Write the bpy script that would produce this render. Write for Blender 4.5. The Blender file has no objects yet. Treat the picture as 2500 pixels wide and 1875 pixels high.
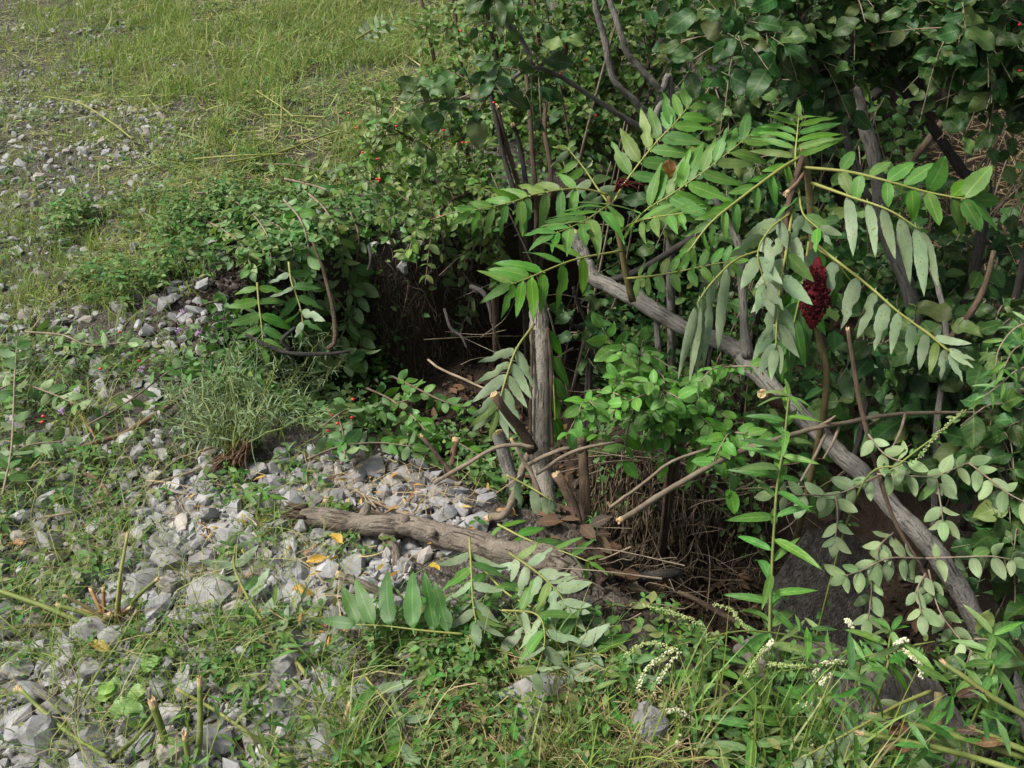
import bpy, math, random
import numpy as np
from mathutils import Vector, Matrix, noise as mnoise

random.seed(7)
rng = np.random.default_rng(7)
R = math.radians
scene = bpy.context.scene
col = scene.collection

# ------------------------------------------------------------------ camera
PITCH = R(34.0)
FPX = 2350.0
CAM = Vector((0, 0, 1.6))
cam_d = bpy.data.cameras.new('camera')
cam_d.sensor_width = 36.0
cam_d.lens = FPX / 2500.0 * 36.0
cam_d.clip_start = 0.05
cam_d.clip_end = 500
cam = bpy.data.objects.new('camera', cam_d)
cam.location = CAM
cam.rotation_euler = (math.pi / 2 - PITCH, 0, 0)
col.objects.link(cam)
scene.camera = cam

# ------------------------------------------------------------------ sky, sun, exposure
SUN_EL = R(52)
SUN_TO = Vector((-0.90, -0.08, 0.0)).normalized() * math.cos(SUN_EL) + Vector((0, 0, math.sin(SUN_EL)))
world = bpy.data.worlds.new('World')
scene.world = world
world.use_nodes = True
wn = world.node_tree.nodes
wl = world.node_tree.links
wn.clear()
sky = wn.new('ShaderNodeTexSky')
sky.sky_type = 'NISHITA'
sky.sun_disc = False
sky.sun_elevation = SUN_EL
sky.sun_rotation = math.atan2(SUN_TO.x, SUN_TO.y)
sky.air_density = 1.0
sky.dust_density = 4.0
sky.ozone_density = 1.0
bg = wn.new('ShaderNodeBackground')
bg.inputs['Strength'].default_value = 0.088
wo = wn.new('ShaderNodeOutputWorld')
hsky = wn.new('ShaderNodeHueSaturation')   # thin bright cloud: the blue is washed out
hsky.inputs['Saturation'].default_value = 0.4
wl.new(sky.outputs[0], hsky.inputs['Color'])
wl.new(hsky.outputs[0], bg.inputs['Color'])
wl.new(bg.outputs[0], wo.inputs['Surface'])
sun_d = bpy.data.lights.new('sun', 'SUN')
sun_d.energy = 2.9
sun_d.angle = R(14)
sun_d.color = (1.0, 0.95, 0.86)
sun = bpy.data.objects.new('sun', sun_d)
sun.rotation_euler = SUN_TO.to_track_quat('Z', 'Y').to_euler()
sun.location = (-3, -3, 6)
col.objects.link(sun)
scene.view_settings.view_transform = 'Standard'
scene.view_settings.look = 'None'
scene.view_settings.gamma = 1.0
scene.view_settings.use_curve_mapping = False
scene.view_settings.exposure = 0.93
scene.cycles.use_light_tree = False
scene.cycles.max_bounces = 5
scene.cycles.diffuse_bounces = 3
scene.cycles.glossy_bounces = 2
scene.cycles.transmission_bounces = 2
scene.cycles.adaptive_threshold = 0.03
scene.cycles.transparent_max_bounces = 4
scene.cycles.caustics_reflective = False
scene.cycles.caustics_refractive = False

# ------------------------------------------------------------------ pixel <-> world helpers (2500 x 1875 photograph)
CP, SP = math.cos(PITCH), math.sin(PITCH)


def ray(u, v):
    a = (u - 1250.0) / FPX
    b = -(v - 937.5) / FPX
    return Vector((a, CP + b * SP, -SP + b * CP))


def at(u, v, d):
    return CAM + ray(u, v) * d


def project(P):
    P = np.asarray(P, float).reshape(-1, 3)
    y, z = P[:, 1], P[:, 2] - 1.6
    dep = y * CP - z * SP
    up = y * SP + z * CP
    dep_s = np.where(dep > 0.05, dep, 0.05)
    return 1250 + FPX * P[:, 0] / dep_s, 937.5 - FPX * up / dep_s, dep


# ------------------------------------------------------------------ terrain
PIT = np.array([(-0.62, 3.36), (-0.38, 3.42), (-0.05, 3.66), (0.4, 4.1), (1.0, 4.8), (2.0, 6.0), (4, 8.0), (8, 9),
                (8, 0.3), (2.0, 0.55), (0.95, 0.75), (0.55, 1.05), (0.36, 1.3), (0.26, 1.52), (0.16, 1.72), (-0.05, 1.88),
                (-0.36, 2.08), (-0.72, 2.22), (-0.98, 2.5), (-1.05, 2.85), (-0.86, 3.16)])


def poly_sd(x, y, P):
    """signed distance to polygon, positive inside"""
    x = np.asarray(x, float); y = np.asarray(y, float)
    d = np.full(x.shape, 1e9)
    ins = np.zeros(x.shape, bool)
    n = len(P)
    for i in range(n):
        ax, ay = P[i]; bx, by = P[(i + 1) % n]
        ex, ey = bx - ax, by - ay
        wx, wy = x - ax, y - ay
        t = np.clip((wx * ex + wy * ey) / (ex * ex + ey * ey), 0, 1)
        d = np.minimum(d, (wx - t * ex) ** 2 + (wy - t * ey) ** 2)
        c = ((ay > y) != (by > y))
        with np.errstate(divide='ignore', invalid='ignore'):
            xx = ex * (y - ay) / (by - ay + 1e-12) + ax
        ins ^= c & (x < xx)
    d = np.sqrt(d)
    return np.where(ins, d, -d)


def vnoise(x, y, s, seed):
    """cheap smooth value noise on arrays"""
    x = np.asarray(x, float) * s + seed * 17.31
    y = np.asarray(y, float) * s + seed * 9.77
    xi = np.floor(x); yi = np.floor(y)
    fx = x - xi; fy = y - yi
    fx = fx * fx * (3 - 2 * fx); fy = fy * fy * (3 - 2 * fy)

    def h(a, b):
        q = np.sin(a * 127.1 + b * 311.7) * 43758.5453
        return q - np.floor(q)
    return ((h(xi, yi) * (1 - fx) + h(xi + 1, yi) * fx) * (1 - fy) +
            (h(xi, yi + 1) * (1 - fx) + h(xi + 1, yi + 1) * fx) * fy) * 2 - 1


def terrain(x, y):
    x = np.asarray(x, float); y = np.asarray(y, float)
    jx = x + 0.05 * vnoise(x, y, 5, 1) + 0.02 * vnoise(x, y, 14, 2)
    jy = y + 0.06 * vnoise(x, y, 5, 3) + 0.02 * vnoise(x, y, 14, 4)
    sd = poly_sd(jx, jy, PIT)
    dm = np.interp(x, [-1.05, -0.6, 0.0, 0.5, 1.2, 2.5, 5, 8], [0.22, 0.55, 0.62, 0.85, 0.9, 0.75, 0.5, 0.4])
    w = np.interp(y, [1.5, 2.5, 2.95, 3.2], [0.42, 0.42, 0.16, 0.13])
    s = np.clip(sd / w, 0, 1)
    s = s * s * (3 - 2 * s)
    z = -dm * s
    z += 0.46 * np.exp(-(((x - 0.52) / 0.36) ** 2 + ((y - 2.62) / 0.34) ** 2))
    z += 0.012 * vnoise(x, y, 3, 5) + 0.010 * vnoise(x, y, 9, 6) + 0.006 * vnoise(x, y, 26, 7)
    z += s * (0.035 * vnoise(x, y, 7, 8) + 0.018 * vnoise(x, y, 18, 9))
    far = np.clip((y - 6) / 30, 0, 1)
    z += far * 0.8
    return z


GX0, GY0, GS = -4.5, -0.5, 0.02
_gx = np.arange(GX0, 6.0, GS); _gy = np.arange(GY0, 14.5, GS)
GRID = terrain(*np.meshgrid(_gx, _gy))


def tz(x, y):
    """terrain height read off a 2 cm grid"""
    x = np.asarray(x, float); y = np.asarray(y, float)
    a = np.clip((x - GX0) / GS, 0, len(_gx) - 2.001); b = np.clip((y - GY0) / GS, 0, len(_gy) - 2.001)
    i = a.astype(int); j = b.astype(int); f = a - i; g = b - j
    return (GRID[j, i] * (1 - f) + GRID[j, i + 1] * f) * (1 - g) + (GRID[j + 1, i] * (1 - f) + GRID[j + 1, i + 1] * f) * g


def gz(x, y):
    return float(tz(x, y))


def on(u, v, lift=0.0):
    """first point of the terrain seen through a pixel of the photograph"""
    r = ray(u, v)
    X, Y, Z = r.x * DS, r.y * DS, 1.6 + r.z * DS
    k = int(np.argmax(Z < tz(X, Y)))
    lo = max(0, k - 1)
    d2 = np.linspace(DS[lo], DS[k], 12)
    k2 = int(np.argmax(1.6 + r.z * d2 < tz(r.x * d2, r.y * d2)))
    p = CAM + r * float(d2[k2])
    return Vector((p.x, p.y, gz(p.x, p.y) + lift))


DS = np.arange(1.3, 11, 0.05)


def wpoly(pts):
    """polygon of pixels -> ground polygon at z = 0"""
    out = []
    for u, v in pts:
        r = ray(u, v)
        d = -1.6 / r.z
        out.append((r.x * d, r.y * d))
    return np.array(out)


# ------------------------------------------------------------------ materials
def new_mat(name):
    m = bpy.data.materials.new(name)
    m.use_nodes = True
    nt = m.node_tree
    nt.nodes.clear()
    return m, nt, nt.nodes, nt.links


def mathn(nt, op, a, b=None, c=None, clamp=False):
    n = nt.nodes.new('ShaderNodeMath'); n.operation = op; n.use_clamp = clamp
    for i, q in enumerate((a, b, c)):
        if q is None: continue
        if isinstance(q, (int, float)): n.inputs[i].default_value = q
        else: nt.links.new(q, n.inputs[i])
    return n.outputs[0]


def mixc(nt, f, a, b):
    n = nt.nodes.new('ShaderNodeMix'); n.data_type = 'RGBA'
    for s, q in ((n.inputs[0], f), (n.inputs[6], a), (n.inputs[7], b)):
        if isinstance(q, (int, float)): s.default_value = q
        elif isinstance(q, tuple): s.default_value = (*q, 1)
        else: nt.links.new(q, s)
    return n.outputs[2]


def noisen(nt, scale, detail=3, rough=0.6, coord=None, dist=0.0):
    n = nt.nodes.new('ShaderNodeTexNoise')
    n.inputs['Scale'].default_value = scale
    n.inputs['Detail'].default_value = detail
    n.inputs['Roughness'].default_value = rough
    n.inputs['Distortion'].default_value = dist
    if coord is not None: nt.links.new(coord, n.inputs['Vector'])
    return n.outputs['Fac']


def ramp(nt, f, a, b):
    n = nt.nodes.new('ShaderNodeMapRange')
    n.inputs['From Min'].default_value = a; n.inputs['From Max'].default_value = b
    nt.links.new(f, n.inputs['Value'])
    return n.outputs[0]


def rand_out(nt):
    oi = nt.nodes.new('ShaderNodeObjectInfo')
    g = nt.nodes.new('ShaderNodeNewGeometry')
    s = mathn(nt, 'ADD', oi.outputs['Random'], g.outputs['Random Per Island'])
    return mathn(nt, 'FRACT', s), g


def leaf_mat(name, top, under, rough=0.45, hue=0.03, val=0.5, trans=0.3, alt=None, alt_p=0.0, veins=22.0, spots=0.12, spec=0.5):
    m, nt, N, L = new_mat(name)
    rnd, g = rand_out(nt)
    r2 = mathn(nt, 'FRACT', mathn(nt, 'MULTIPLY', rnd, 7.31))
    r3 = mathn(nt, 'FRACT', mathn(nt, 'MULTIPLY', rnd, 23.7))
    c = mixc(nt, g.outputs['Backfacing'], top, under)
    if alt is not None:
        c = mixc(nt, mathn(nt, 'LESS_THAN', r3, alt_p), c, alt)
    uv = N.new('ShaderNodeUVMap')
    sx = N.new('ShaderNodeSeparateXYZ'); L.new(uv.outputs[0], sx.inputs[0])
    au = mathn(nt, 'ABSOLUTE', mathn(nt, 'SUBTRACT', sx.outputs[0], 0.5))
    mid = mathn(nt, 'LESS_THAN', au, 0.045)
    lat = mathn(nt, 'SINE', mathn(nt, 'MULTIPLY', mathn(nt, 'SUBTRACT', sx.outputs[1], mathn(nt, 'MULTIPLY', au, 0.35)), veins * 6.283))
    latm = mathn(nt, 'GREATER_THAN', lat, 0.86)
    vein = mathn(nt, 'MAXIMUM', mathn(nt, 'MULTIPLY', mid, 0.75), mathn(nt, 'MULTIPLY', latm, 0.45))
    light = mixc(nt, 0.55, c, (min(1, top[0] * 2.2 + .08), min(1, top[1] * 1.7 + .08), min(1, top[2] * 1.8 + .03)))
    c = mixc(nt, vein, c, light)
    geo = N.new('ShaderNodeNewGeometry')
    nb = noisen(nt, 34, 2, 0.6, geo.outputs['Position']) if spots > 0 else None
    blot = ramp(nt, nb, 0.35, 0.75) if spots > 0 else 0.5
    hs = N.new('ShaderNodeHueSaturation')
    L.new(mathn(nt, 'ADD', mathn(nt, 'MULTIPLY', mathn(nt, 'SUBTRACT', rnd, 0.5), hue), 0.5), hs.inputs['Hue'])
    L.new(mathn(nt, 'ADD', mathn(nt, 'MULTIPLY', mathn(nt, 'SUBTRACT', r2, 0.5), val),
                mathn(nt, 'ADD', 0.85, mathn(nt, 'MULTIPLY', blot, 0.3))), hs.inputs['Value'])
    L.new(mathn(nt, 'ADD', 0.88, mathn(nt, 'MULTIPLY', r3, 0.2)), hs.inputs['Saturation'])
    L.new(c, hs.inputs['Color'])
    c = hs.outputs[0]
    if spots > 0:
        sp = mathn(nt, 'GREATER_THAN', noisen(nt, 150, 1, 0.5, geo.outputs['Position']), 0.80 - spots)
        big = mathn(nt, 'GREATER_THAN', nb, 0.55)
        c = mixc(nt, mathn(nt, 'MULTIPLY', mathn(nt, 'MULTIPLY', sp, big), 0.7), c, (0.16, 0.12, 0.05))
    p = N.new('ShaderNodeBsdfPrincipled')
    L.new(c, p.inputs['Base Color'])
    p.inputs['Roughness'].default_value = rough
    p.inputs['Specular IOR Level'].default_value = spec
    if spots > 0.05:
        bump = N.new('ShaderNodeBump'); bump.inputs['Strength'].default_value = 0.35; bump.inputs['Distance'].default_value = 0.002
        L.new(vein, bump.inputs['Height']); L.new(bump.outputs[0], p.inputs['Normal'])
    t = N.new('ShaderNodeBsdfTranslucent')
    tc = mixc(nt, 0.5, c, (top[0] * 2.0, top[1] * 2.0, top[2] * 0.8))
    L.new(tc, t.inputs['Color'])
    mx = N.new('ShaderNodeMixShader'); mx.inputs[0].default_value = trans
    L.new(p.outputs[0], mx.inputs[1]); L.new(t.outputs[0], mx.inputs[2])
    o = N.new('ShaderNodeOutputMaterial'); L.new(mx.outputs[0], o.inputs['Surface'])
    return m


def plain_mat(name, a, b, scale=20, rough=0.8, bump=0.3, bscale=60, val=0.3, spec=0.3, stretch=None, dist=0.004):
    """two colours by noise, a value change per piece, relief"""
    m, nt, N, L = new_mat(name)
    rnd, g = rand_out(nt)
    tc = N.new('ShaderNodeNewGeometry')
    vec = tc.outputs['Position']
    if stretch:
        t2 = N.new('ShaderNodeTexCoord')
        mp = N.new('ShaderNodeMapping'); mp.inputs['Scale'].default_value = stretch
        uvn = N.new('ShaderNodeUVMap')
        L.new(uvn.outputs[0], mp.inputs['Vector']); vec = mp.outputs[0]
    n1 = noisen(nt, scale, 5, 0.65, vec)
    c = mixc(nt, ramp(nt, n1, 0.3, 0.7), a, b)
    hs = N.new('ShaderNodeHueSaturation')
    L.new(mathn(nt, 'ADD', mathn(nt, 'MULTIPLY', mathn(nt, 'SUBTRACT', rnd, 0.5), val), 1.0), hs.inputs['Value'])
    L.new(c, hs.inputs['Color'])
    p = N.new('ShaderNodeBsdfPrincipled')
    L.new(hs.outputs[0], p.inputs['Base Color'])
    p.inputs['Roughness'].default_value = rough
    p.inputs['Specular IOR Level'].default_value = spec
    bn = N.new('ShaderNodeBump'); bn.inputs['Strength'].default_value = bump; bn.inputs['Distance'].default_value = dist
    L.new(noisen(nt, bscale, 4, 0.6, vec), bn.inputs['Height'])
    L.new(bn.outputs[0], p.inputs['Normal'])
    o = N.new('ShaderNodeOutputMaterial'); L.new(p.outputs[0], o.inputs['Surface'])
    return m


def bark_mat(name, a, b, crack, cs=1.0):
    """bark along a tube's UV (u round, v along in metres)"""
    m, nt, N, L = new_mat(name)
    uv = N.new('ShaderNodeUVMap')
    mp = N.new('ShaderNodeMapping'); mp.inputs['Scale'].default_value = (5, 38, 1); L.new(uv.outputs[0], mp.inputs['Vector'])
    mp2 = N.new('ShaderNodeMapping'); mp2.inputs['Scale'].default_value = (13, 16, 1); L.new(uv.outputs[0], mp2.inputs['Vector'])
    geo = N.new('ShaderNodeNewGeometry')
    n1 = noisen(nt, 1.0, 5, 0.7, mp.outputs[0], 0.3)
    n2 = noisen(nt, 1.0, 4, 0.65, mp2.outputs[0], 0.4)
    n3 = noisen(nt, 190, 3, 0.6, geo.outputs['Position']); n4 = noisen(nt, 22, 4, 0.6, geo.outputs['Position'])
    c = mixc(nt, ramp(nt, mathn(nt, 'ADD', mathn(nt, 'MULTIPLY', n1, 0.45), mathn(nt, 'MULTIPLY', n4, 0.55)), 0.3, 0.7), a, b)
    ck = mathn(nt, 'MULTIPLY', ramp(nt, n2, 0.56, 0.70), cs, clamp=True)
    c = mixc(nt, ck, c, crack)
    sp = mathn(nt, 'GREATER_THAN', n3, 0.66)
    c = mixc(nt, mathn(nt, 'MULTIPLY', sp, 0.5), c, (min(1, b[0] * 1.5), min(1, b[1] * 1.45), min(1, b[2] * 1.4)))
    p = N.new('ShaderNodeBsdfPrincipled'); L.new(c, p.inputs['Base Color'])
    p.inputs['Roughness'].default_value = 0.8; p.inputs['Specular IOR Level'].default_value = 0.25
    bn = N.new('ShaderNodeBump'); bn.inputs['Strength'].default_value = 0.9; bn.inputs['Distance'].default_value = 0.008
    L.new(mathn(nt, 'SUBTRACT', mathn(nt, 'ADD', n1, mathn(nt, 'MULTIPLY', n3, 0.4)), ck), bn.inputs['Height'])
    L.new(bn.outputs[0], p.inputs['Normal'])
    o = N.new('ShaderNodeOutputMaterial'); L.new(p.outputs[0], o.inputs['Surface'])
    return m


def ground_mat():
    m, nt, N, L = new_mat('ground_soil')
    geo = N.new('ShaderNodeNewGeometry'); P = geo.outputs['Position']
    at_ = N.new('ShaderNodeAttribute'); at_.attribute_name = 'humus'
    vor = N.new('ShaderNodeTexVoronoi'); vor.inputs['Scale'].default_value = 130; L.new(P, vor.inputs['Vector'])
    vor2 = N.new('ShaderNodeTexVoronoi'); vor2.inputs['Scale'].default_value = 150; L.new(P, vor2.inputs['Vector'])
    sx = N.new('ShaderNodeSeparateColor'); L.new(vor.outputs['Color'], sx.inputs[0])
    n1 = noisen(nt, 2.2, 5, 0.65, P); n2 = noisen(nt, 14, 5, 0.65, P); n3 = noisen(nt, 120, 3, 0.6, P)
    soil = mixc(nt, n2, (0.035, 0.029, 0.023), (0.10, 0.087, 0.072))
    grit = mixc(nt, sx.outputs[0], (0.09, 0.083, 0.075), (0.24, 0.23, 0.21))
    gm = mathn(nt, 'MULTIPLY', ramp(nt, n1, 0.35, 0.6), mathn(nt, 'GREATER_THAN', sx.outputs[1], 0.6))
    c = mixc(nt, mathn(nt, 'MULTIPLY', gm, 0.8, clamp=True), soil, grit)
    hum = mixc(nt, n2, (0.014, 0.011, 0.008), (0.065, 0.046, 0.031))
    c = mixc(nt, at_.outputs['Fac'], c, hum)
    p = N.new('ShaderNodeBsdfPrincipled'); L.new(c, p.inputs['Base Color'])
    p.inputs['Roughness'].default_value = 0.9; p.inputs['Specular IOR Level'].default_value = 0.2
    bn = N.new('ShaderNodeBump'); bn.inputs['Strength'].default_value = 0.9; bn.inputs['Distance'].default_value = 0.015
    h = mathn(nt, 'ADD', mathn(nt, 'MULTIPLY', vor.outputs['Distance'], -0.35), mathn(nt, 'ADD', n3, mathn(nt, 'MULTIPLY', n2, 1.5)))
    L.new(h, bn.inputs['Height']); L.new(bn.outputs[0], p.inputs['Normal'])
    o = N.new('ShaderNodeOutputMaterial'); L.new(p.outputs[0], o.inputs['Surface'])
    return m


def stone_mat():
    m, nt, N, L = new_mat('limestone')
    rnd, g = rand_out(nt)
    tc = N.new('ShaderNodeNewGeometry'); P = tc.outputs['Position']
    n1 = noisen(nt, 28, 5, 0.65, P); n2 = noisen(nt, 260, 3, 0.6, P); n3 = noisen(nt, 9, 3, 0.5, P)
    c = mixc(nt, ramp(nt, n1, 0.3, 0.7), (0.205, 0.205, 0.208), (0.345, 0.345, 0.343))
    r2 = mathn(nt, 'FRACT', mathn(nt, 'MULTIPLY', rnd, 11.3))
    c = mixc(nt, mathn(nt, 'MULTIPLY', mathn(nt, 'GREATER_THAN', r2, 0.88), 0.5), c, (0.33, 0.28, 0.215))
    c = mixc(nt, mathn(nt, 'MULTIPLY', ramp(nt, n3, 0.48, 0.68), 0.5), c, (0.15, 0.132, 0.11))
    c = mixc(nt, mathn(nt, 'MULTIPLY', mathn(nt, 'GREATER_THAN', n2, 0.62), 0.4), c, (0.14, 0.14, 0.14))
    hs = N.new('ShaderNodeHueSaturation')
    L.new(mathn(nt, 'ADD', mathn(nt, 'MULTIPLY', rnd, 0.55), 0.7), hs.inputs['Value']); L.new(c, hs.inputs['Color'])
    p = N.new('ShaderNodeBsdfPrincipled'); L.new(hs.outputs[0], p.inputs['Base Color'])
    p.inputs['Roughness'].default_value = 0.85; p.inputs['Specular IOR Level'].default_value = 0.25
    bn = N.new('ShaderNodeBump'); bn.inputs['Strength'].default_value = 0.6; bn.inputs['Distance'].default_value = 0.003
    L.new(mathn(nt, 'ADD', n1, mathn(nt, 'MULTIPLY', n2, 0.5)), bn.inputs['Height']); L.new(bn.outputs[0], p.inputs['Normal'])
    o = N.new('ShaderNodeOutputMaterial'); L.new(p.outputs[0], o.inputs['Surface'])
    return m


M = {}
M['ground'] = ground_mat()
M['stone'] = stone_mat()
M['clod'] = plain_mat('soil_clod', (0.014, 0.011, 0.009), (0.055, 0.042, 0.031), 40, 0.95, 0.6, 160, 0.7, 0.1)
M['slab'] = plain_mat('dark_slab', (0.012, 0.011, 0.010), (0.06, 0.055, 0.05), 45, 0.95, 1.0, 130, 0.1, 0.1, None, 0.01)
M['rock'] = plain_mat('field_rock', (0.06, 0.05, 0.042), (0.16, 0.14, 0.125), 22, 0.95, 0.9, 55, 0.3, 0.15, None, 0.014)
M['sumac'] = leaf_mat('sumac_leaflet', (0.07, 0.19, 0.026), (0.22, 0.295, 0.18), 0.5, 0.035, 0.5, 0.3, (0.12, 0.21, 0.03), 0.08, 14, 0.18, 0.35)
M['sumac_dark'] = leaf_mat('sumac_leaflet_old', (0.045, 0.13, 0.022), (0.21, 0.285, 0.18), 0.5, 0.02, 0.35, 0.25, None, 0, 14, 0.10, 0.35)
M['broad'] = leaf_mat('broad_leaf', (0.034, 0.088, 0.022), (0.08, 0.13, 0.05), 0.5, 0.06, 0.9, 0.25, (0.085, 0.15, 0.03), 0.2, 7, 0.16, 0.32)
M['broad_far'] = leaf_mat('undergrowth_leaf', (0.028, 0.082, 0.018), (0.05, 0.105, 0.03), 0.55, 0.05, 0.8, 0.3, (0.075, 0.15, 0.02), 0.2, 7, 0.0, 0.3)
M['oval'] = leaf_mat('oval_leaf', (0.065, 0.16, 0.035), (0.15, 0.23, 0.105), 0.5, 0.045, 0.5, 0.3, (0.12, 0.19, 0.04), 0.15, 7, 0.06, 0.35)
M['olive'] = leaf_mat('light_oval_leaf', (0.095, 0.19, 0.038), (0.17, 0.245, 0.105), 0.5, 0.05, 0.6, 0.33, (0.16, 0.22, 0.05), 0.2, 7, 0.05, 0.35)
M['bright'] = leaf_mat('bright_oval_leaf', (0.085, 0.225, 0.035), (0.14, 0.27, 0.10), 0.5, 0.025, 0.35, 0.3, None, 0, 7, 0.05, 0.35)
M['pale'] = leaf_mat('pale_leaf', (0.10, 0.19, 0.06), (0.205, 0.285, 0.14), 0.55, 0.03, 0.5, 0.25, None, 0, 7, 0.06, 0.3)
M['lance'] = leaf_mat('lance_leaf', (0.068, 0.17, 0.033), (0.11, 0.21, 0.075), 0.5, 0.05, 0.75, 0.3, (0.11, 0.19, 0.05), 0.2, 5, 0.0, 0.35)
M['clover'] = leaf_mat('small_weed_leaf', (0.07, 0.155, 0.032), (0.12, 0.19, 0.075), 0.55, 0.08, 0.8, 0.3, (0.145, 0.185, 0.055), 0.25, 4, 0.0, 0.3)
M['lime'] = leaf_mat('lime_leaf', (0.16, 0.30, 0.06), (0.18, 0.30, 0.09), 0.5, 0.03, 0.3, 0.35, None, 0, 5, 0.03)
M['grass'] = leaf_mat('grass_blade', (0.155, 0.24, 0.05), (0.165, 0.24, 0.06), 0.55, 0.09, 0.8, 0.35, (0.28, 0.275, 0.11), 0.32, 0.1, 0.0, 0.3)
M['grass_yellow'] = leaf_mat('cut_grass', (0.20, 0.265, 0.06), (0.21, 0.26, 0.07), 0.6, 0.08, 0.8, 0.25, (0.33, 0.29, 0.13), 0.28, 0.1, 0.0, 0.3)
M['straw'] = plain_mat('dry_straw', (0.22, 0.16, 0.08), (0.36, 0.28, 0.15), 30, 0.7, 0.1, 80, 0.5)
M['yellow_leaf'] = leaf_mat('yellow_dead_leaf', (0.42, 0.26, 0.05), (0.45, 0.36, 0.16), 0.55, 0.05, 0.5, 0.25, (0.24, 0.10, 0.03), 0.3, 8, 0.2)
M['brown_leaf'] = leaf_mat('brown_dead_leaf', (0.085, 0.05, 0.028), (0.11, 0.07, 0.04), 0.7, 0.05, 0.9, 0.1, (0.03, 0.022, 0.015), 0.4, 8, 0.0, 0.3)
M['grey_bark'] = bark_mat('grey_bark', (0.125, 0.115, 0.10), (0.255, 0.24, 0.215), (0.06, 0.05, 0.04), 0.8)
M['log_bark'] = bark_mat('log_bark', (0.12, 0.095, 0.072), (0.25, 0.215, 0.175), (0.06, 0.042, 0.03), 0.9)
M['trunk_bark'] = bark_mat('standing_trunk_bark', (0.15, 0.13, 0.105), (0.29, 0.265, 0.225), (0.07, 0.048, 0.034), 1.0)
M['brown_bark'] = bark_mat('brown_bark', (0.075, 0.05, 0.034), (0.15, 0.108, 0.075), (0.04, 0.026, 0.018), 0.6)
M['dark_bark'] = bark_mat('dark_bark', (0.032, 0.028, 0.025), (0.08, 0.072, 0.065), (0.015, 0.012, 0.01), 0.6)
M['wood_cut'] = plain_mat('cut_wood', (0.36, 0.24, 0.12), (0.52, 0.40, 0.24), 60, 0.8, 0.4, 140, 0.2)
M['wood_red'] = plain_mat('stripped_bark', (0.10, 0.055, 0.034), (0.20, 0.125, 0.08), 40, 0.8, 0.4, 120, 0.2)
M['green_stem'] = plain_mat('green_stem', (0.095, 0.14, 0.028), (0.165, 0.19, 0.05), 30, 0.6, 0.25, 120, 0.4)
M['yellow_stem'] = plain_mat('yellow_leaf_stalk', (0.17, 0.20, 0.045), (0.26, 0.25, 0.075), 25, 0.55, 0.1, 90, 0.3)
M['fuzzy_stem'] = plain_mat('fuzzy_stem', (0.085, 0.075, 0.03), (0.15, 0.115, 0.05), 40, 0.7, 0.3, 200, 0.2)
M['red_stem'] = plain_mat('reddish_stalk', (0.20, 0.075, 0.04), (0.26, 0.17, 0.06), 14, 0.6, 0.2, 90, 0.3)
M['twig'] = plain_mat('twig', (0.12, 0.09, 0.06), (0.26, 0.21, 0.155), 30, 0.8, 0.2, 90, 0.4)
M['root'] = plain_mat('root', (0.06, 0.043, 0.029), (0.16, 0.12, 0.085), 20, 0.85, 0.2, 90, 0.7)
M['vine'] = plain_mat('dry_vine', (0.065, 0.047, 0.031), (0.175, 0.135, 0.09), 20, 0.85, 0.2, 90, 0.9)
M['root_red'] = plain_mat('red_root', (0.09, 0.05, 0.028), (0.18, 0.11, 0.065), 20, 0.85, 0.2, 90, 0.5)
M['berry'] = plain_mat('red_berry', (0.50, 0.012, 0.015), (0.62, 0.03, 0.02), 10, 0.25, 0.0, 60, 0.3, 0.6)
M['fruit'] = plain_mat('sumac_fruit', (0.03, 0.005, 0.007), (0.125, 0.014, 0.018), 45, 0.9, 0.5, 300, 1.0, 0.15)
M['bud'] = plain_mat('flower_bud', (0.20, 0.27, 0.08), (0.34, 0.38, 0.17), 40, 0.7, 0.2, 100, 0.5)
M['white_flower'] = plain_mat('cream_flower', (0.42, 0.43, 0.27), (0.58, 0.58, 0.42), 40, 0.7, 0.1, 100, 0.3)
M['lilac'] = plain_mat('lilac_flower', (0.40, 0.25, 0.48), (0.5, 0.34, 0.55), 40, 0.7, 0.1, 100, 0.3)
M['grey_green'] = leaf_mat('grey_green_leaf', (0.13, 0.20, 0.085), (0.15, 0.22, 0.10), 0.6, 0.03, 0.5, 0.2, None, 0, 0.1, 0.0)


# ------------------------------------------------------------------ mesh helpers
def np_mesh(name, V, F, mat, uv=None, smooth=True):
    V = np.ascontiguousarray(V, np.float32); F = np.ascontiguousarray(F, np.int32)
    me = bpy.data.meshes.new(name)
    k = F.shape[1]
    me.vertices.add(len(V)); me.vertices.foreach_set('co', V.ravel())
    me.loops.add(F.size); me.loops.foreach_set('vertex_index', F.ravel())
    me.polygons.add(len(F)); me.polygons.foreach_set('loop_start', np.arange(0, F.size, k, dtype=np.int32))
    me.polygons.foreach_set('use_smooth', np.full(len(F), smooth))
    if uv is not None:
        l = me.uv_layers.new(name='UVMap')
        l.data.foreach_set('uv', np.ascontiguousarray(np.asarray(uv, np.float32)[F.ravel()]).ravel())
    me.materials.append(M[mat])
    me.update(calc_edges=True)
    me.validate()
    return me


def link(name, data, parent=None, loc=(0, 0, 0)):
    o = bpy.data.objects.new(name, data)
    col.objects.link(o)
    if parent is not None: o.parent = parent
    o.location = loc
    return o


def tag(o, label=None, cat=None, group=None, kind=None):
    if label: o['label'] = label
    if cat: o['category'] = cat
    if group: o['group'] = group
    if kind: o['kind'] = kind
    return o


def thing(name, label, cat, base, group=None):
    o = link(name, None, None, base)
    o.empty_display_size = 0.05
    return tag(o, label, cat, group)


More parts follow.
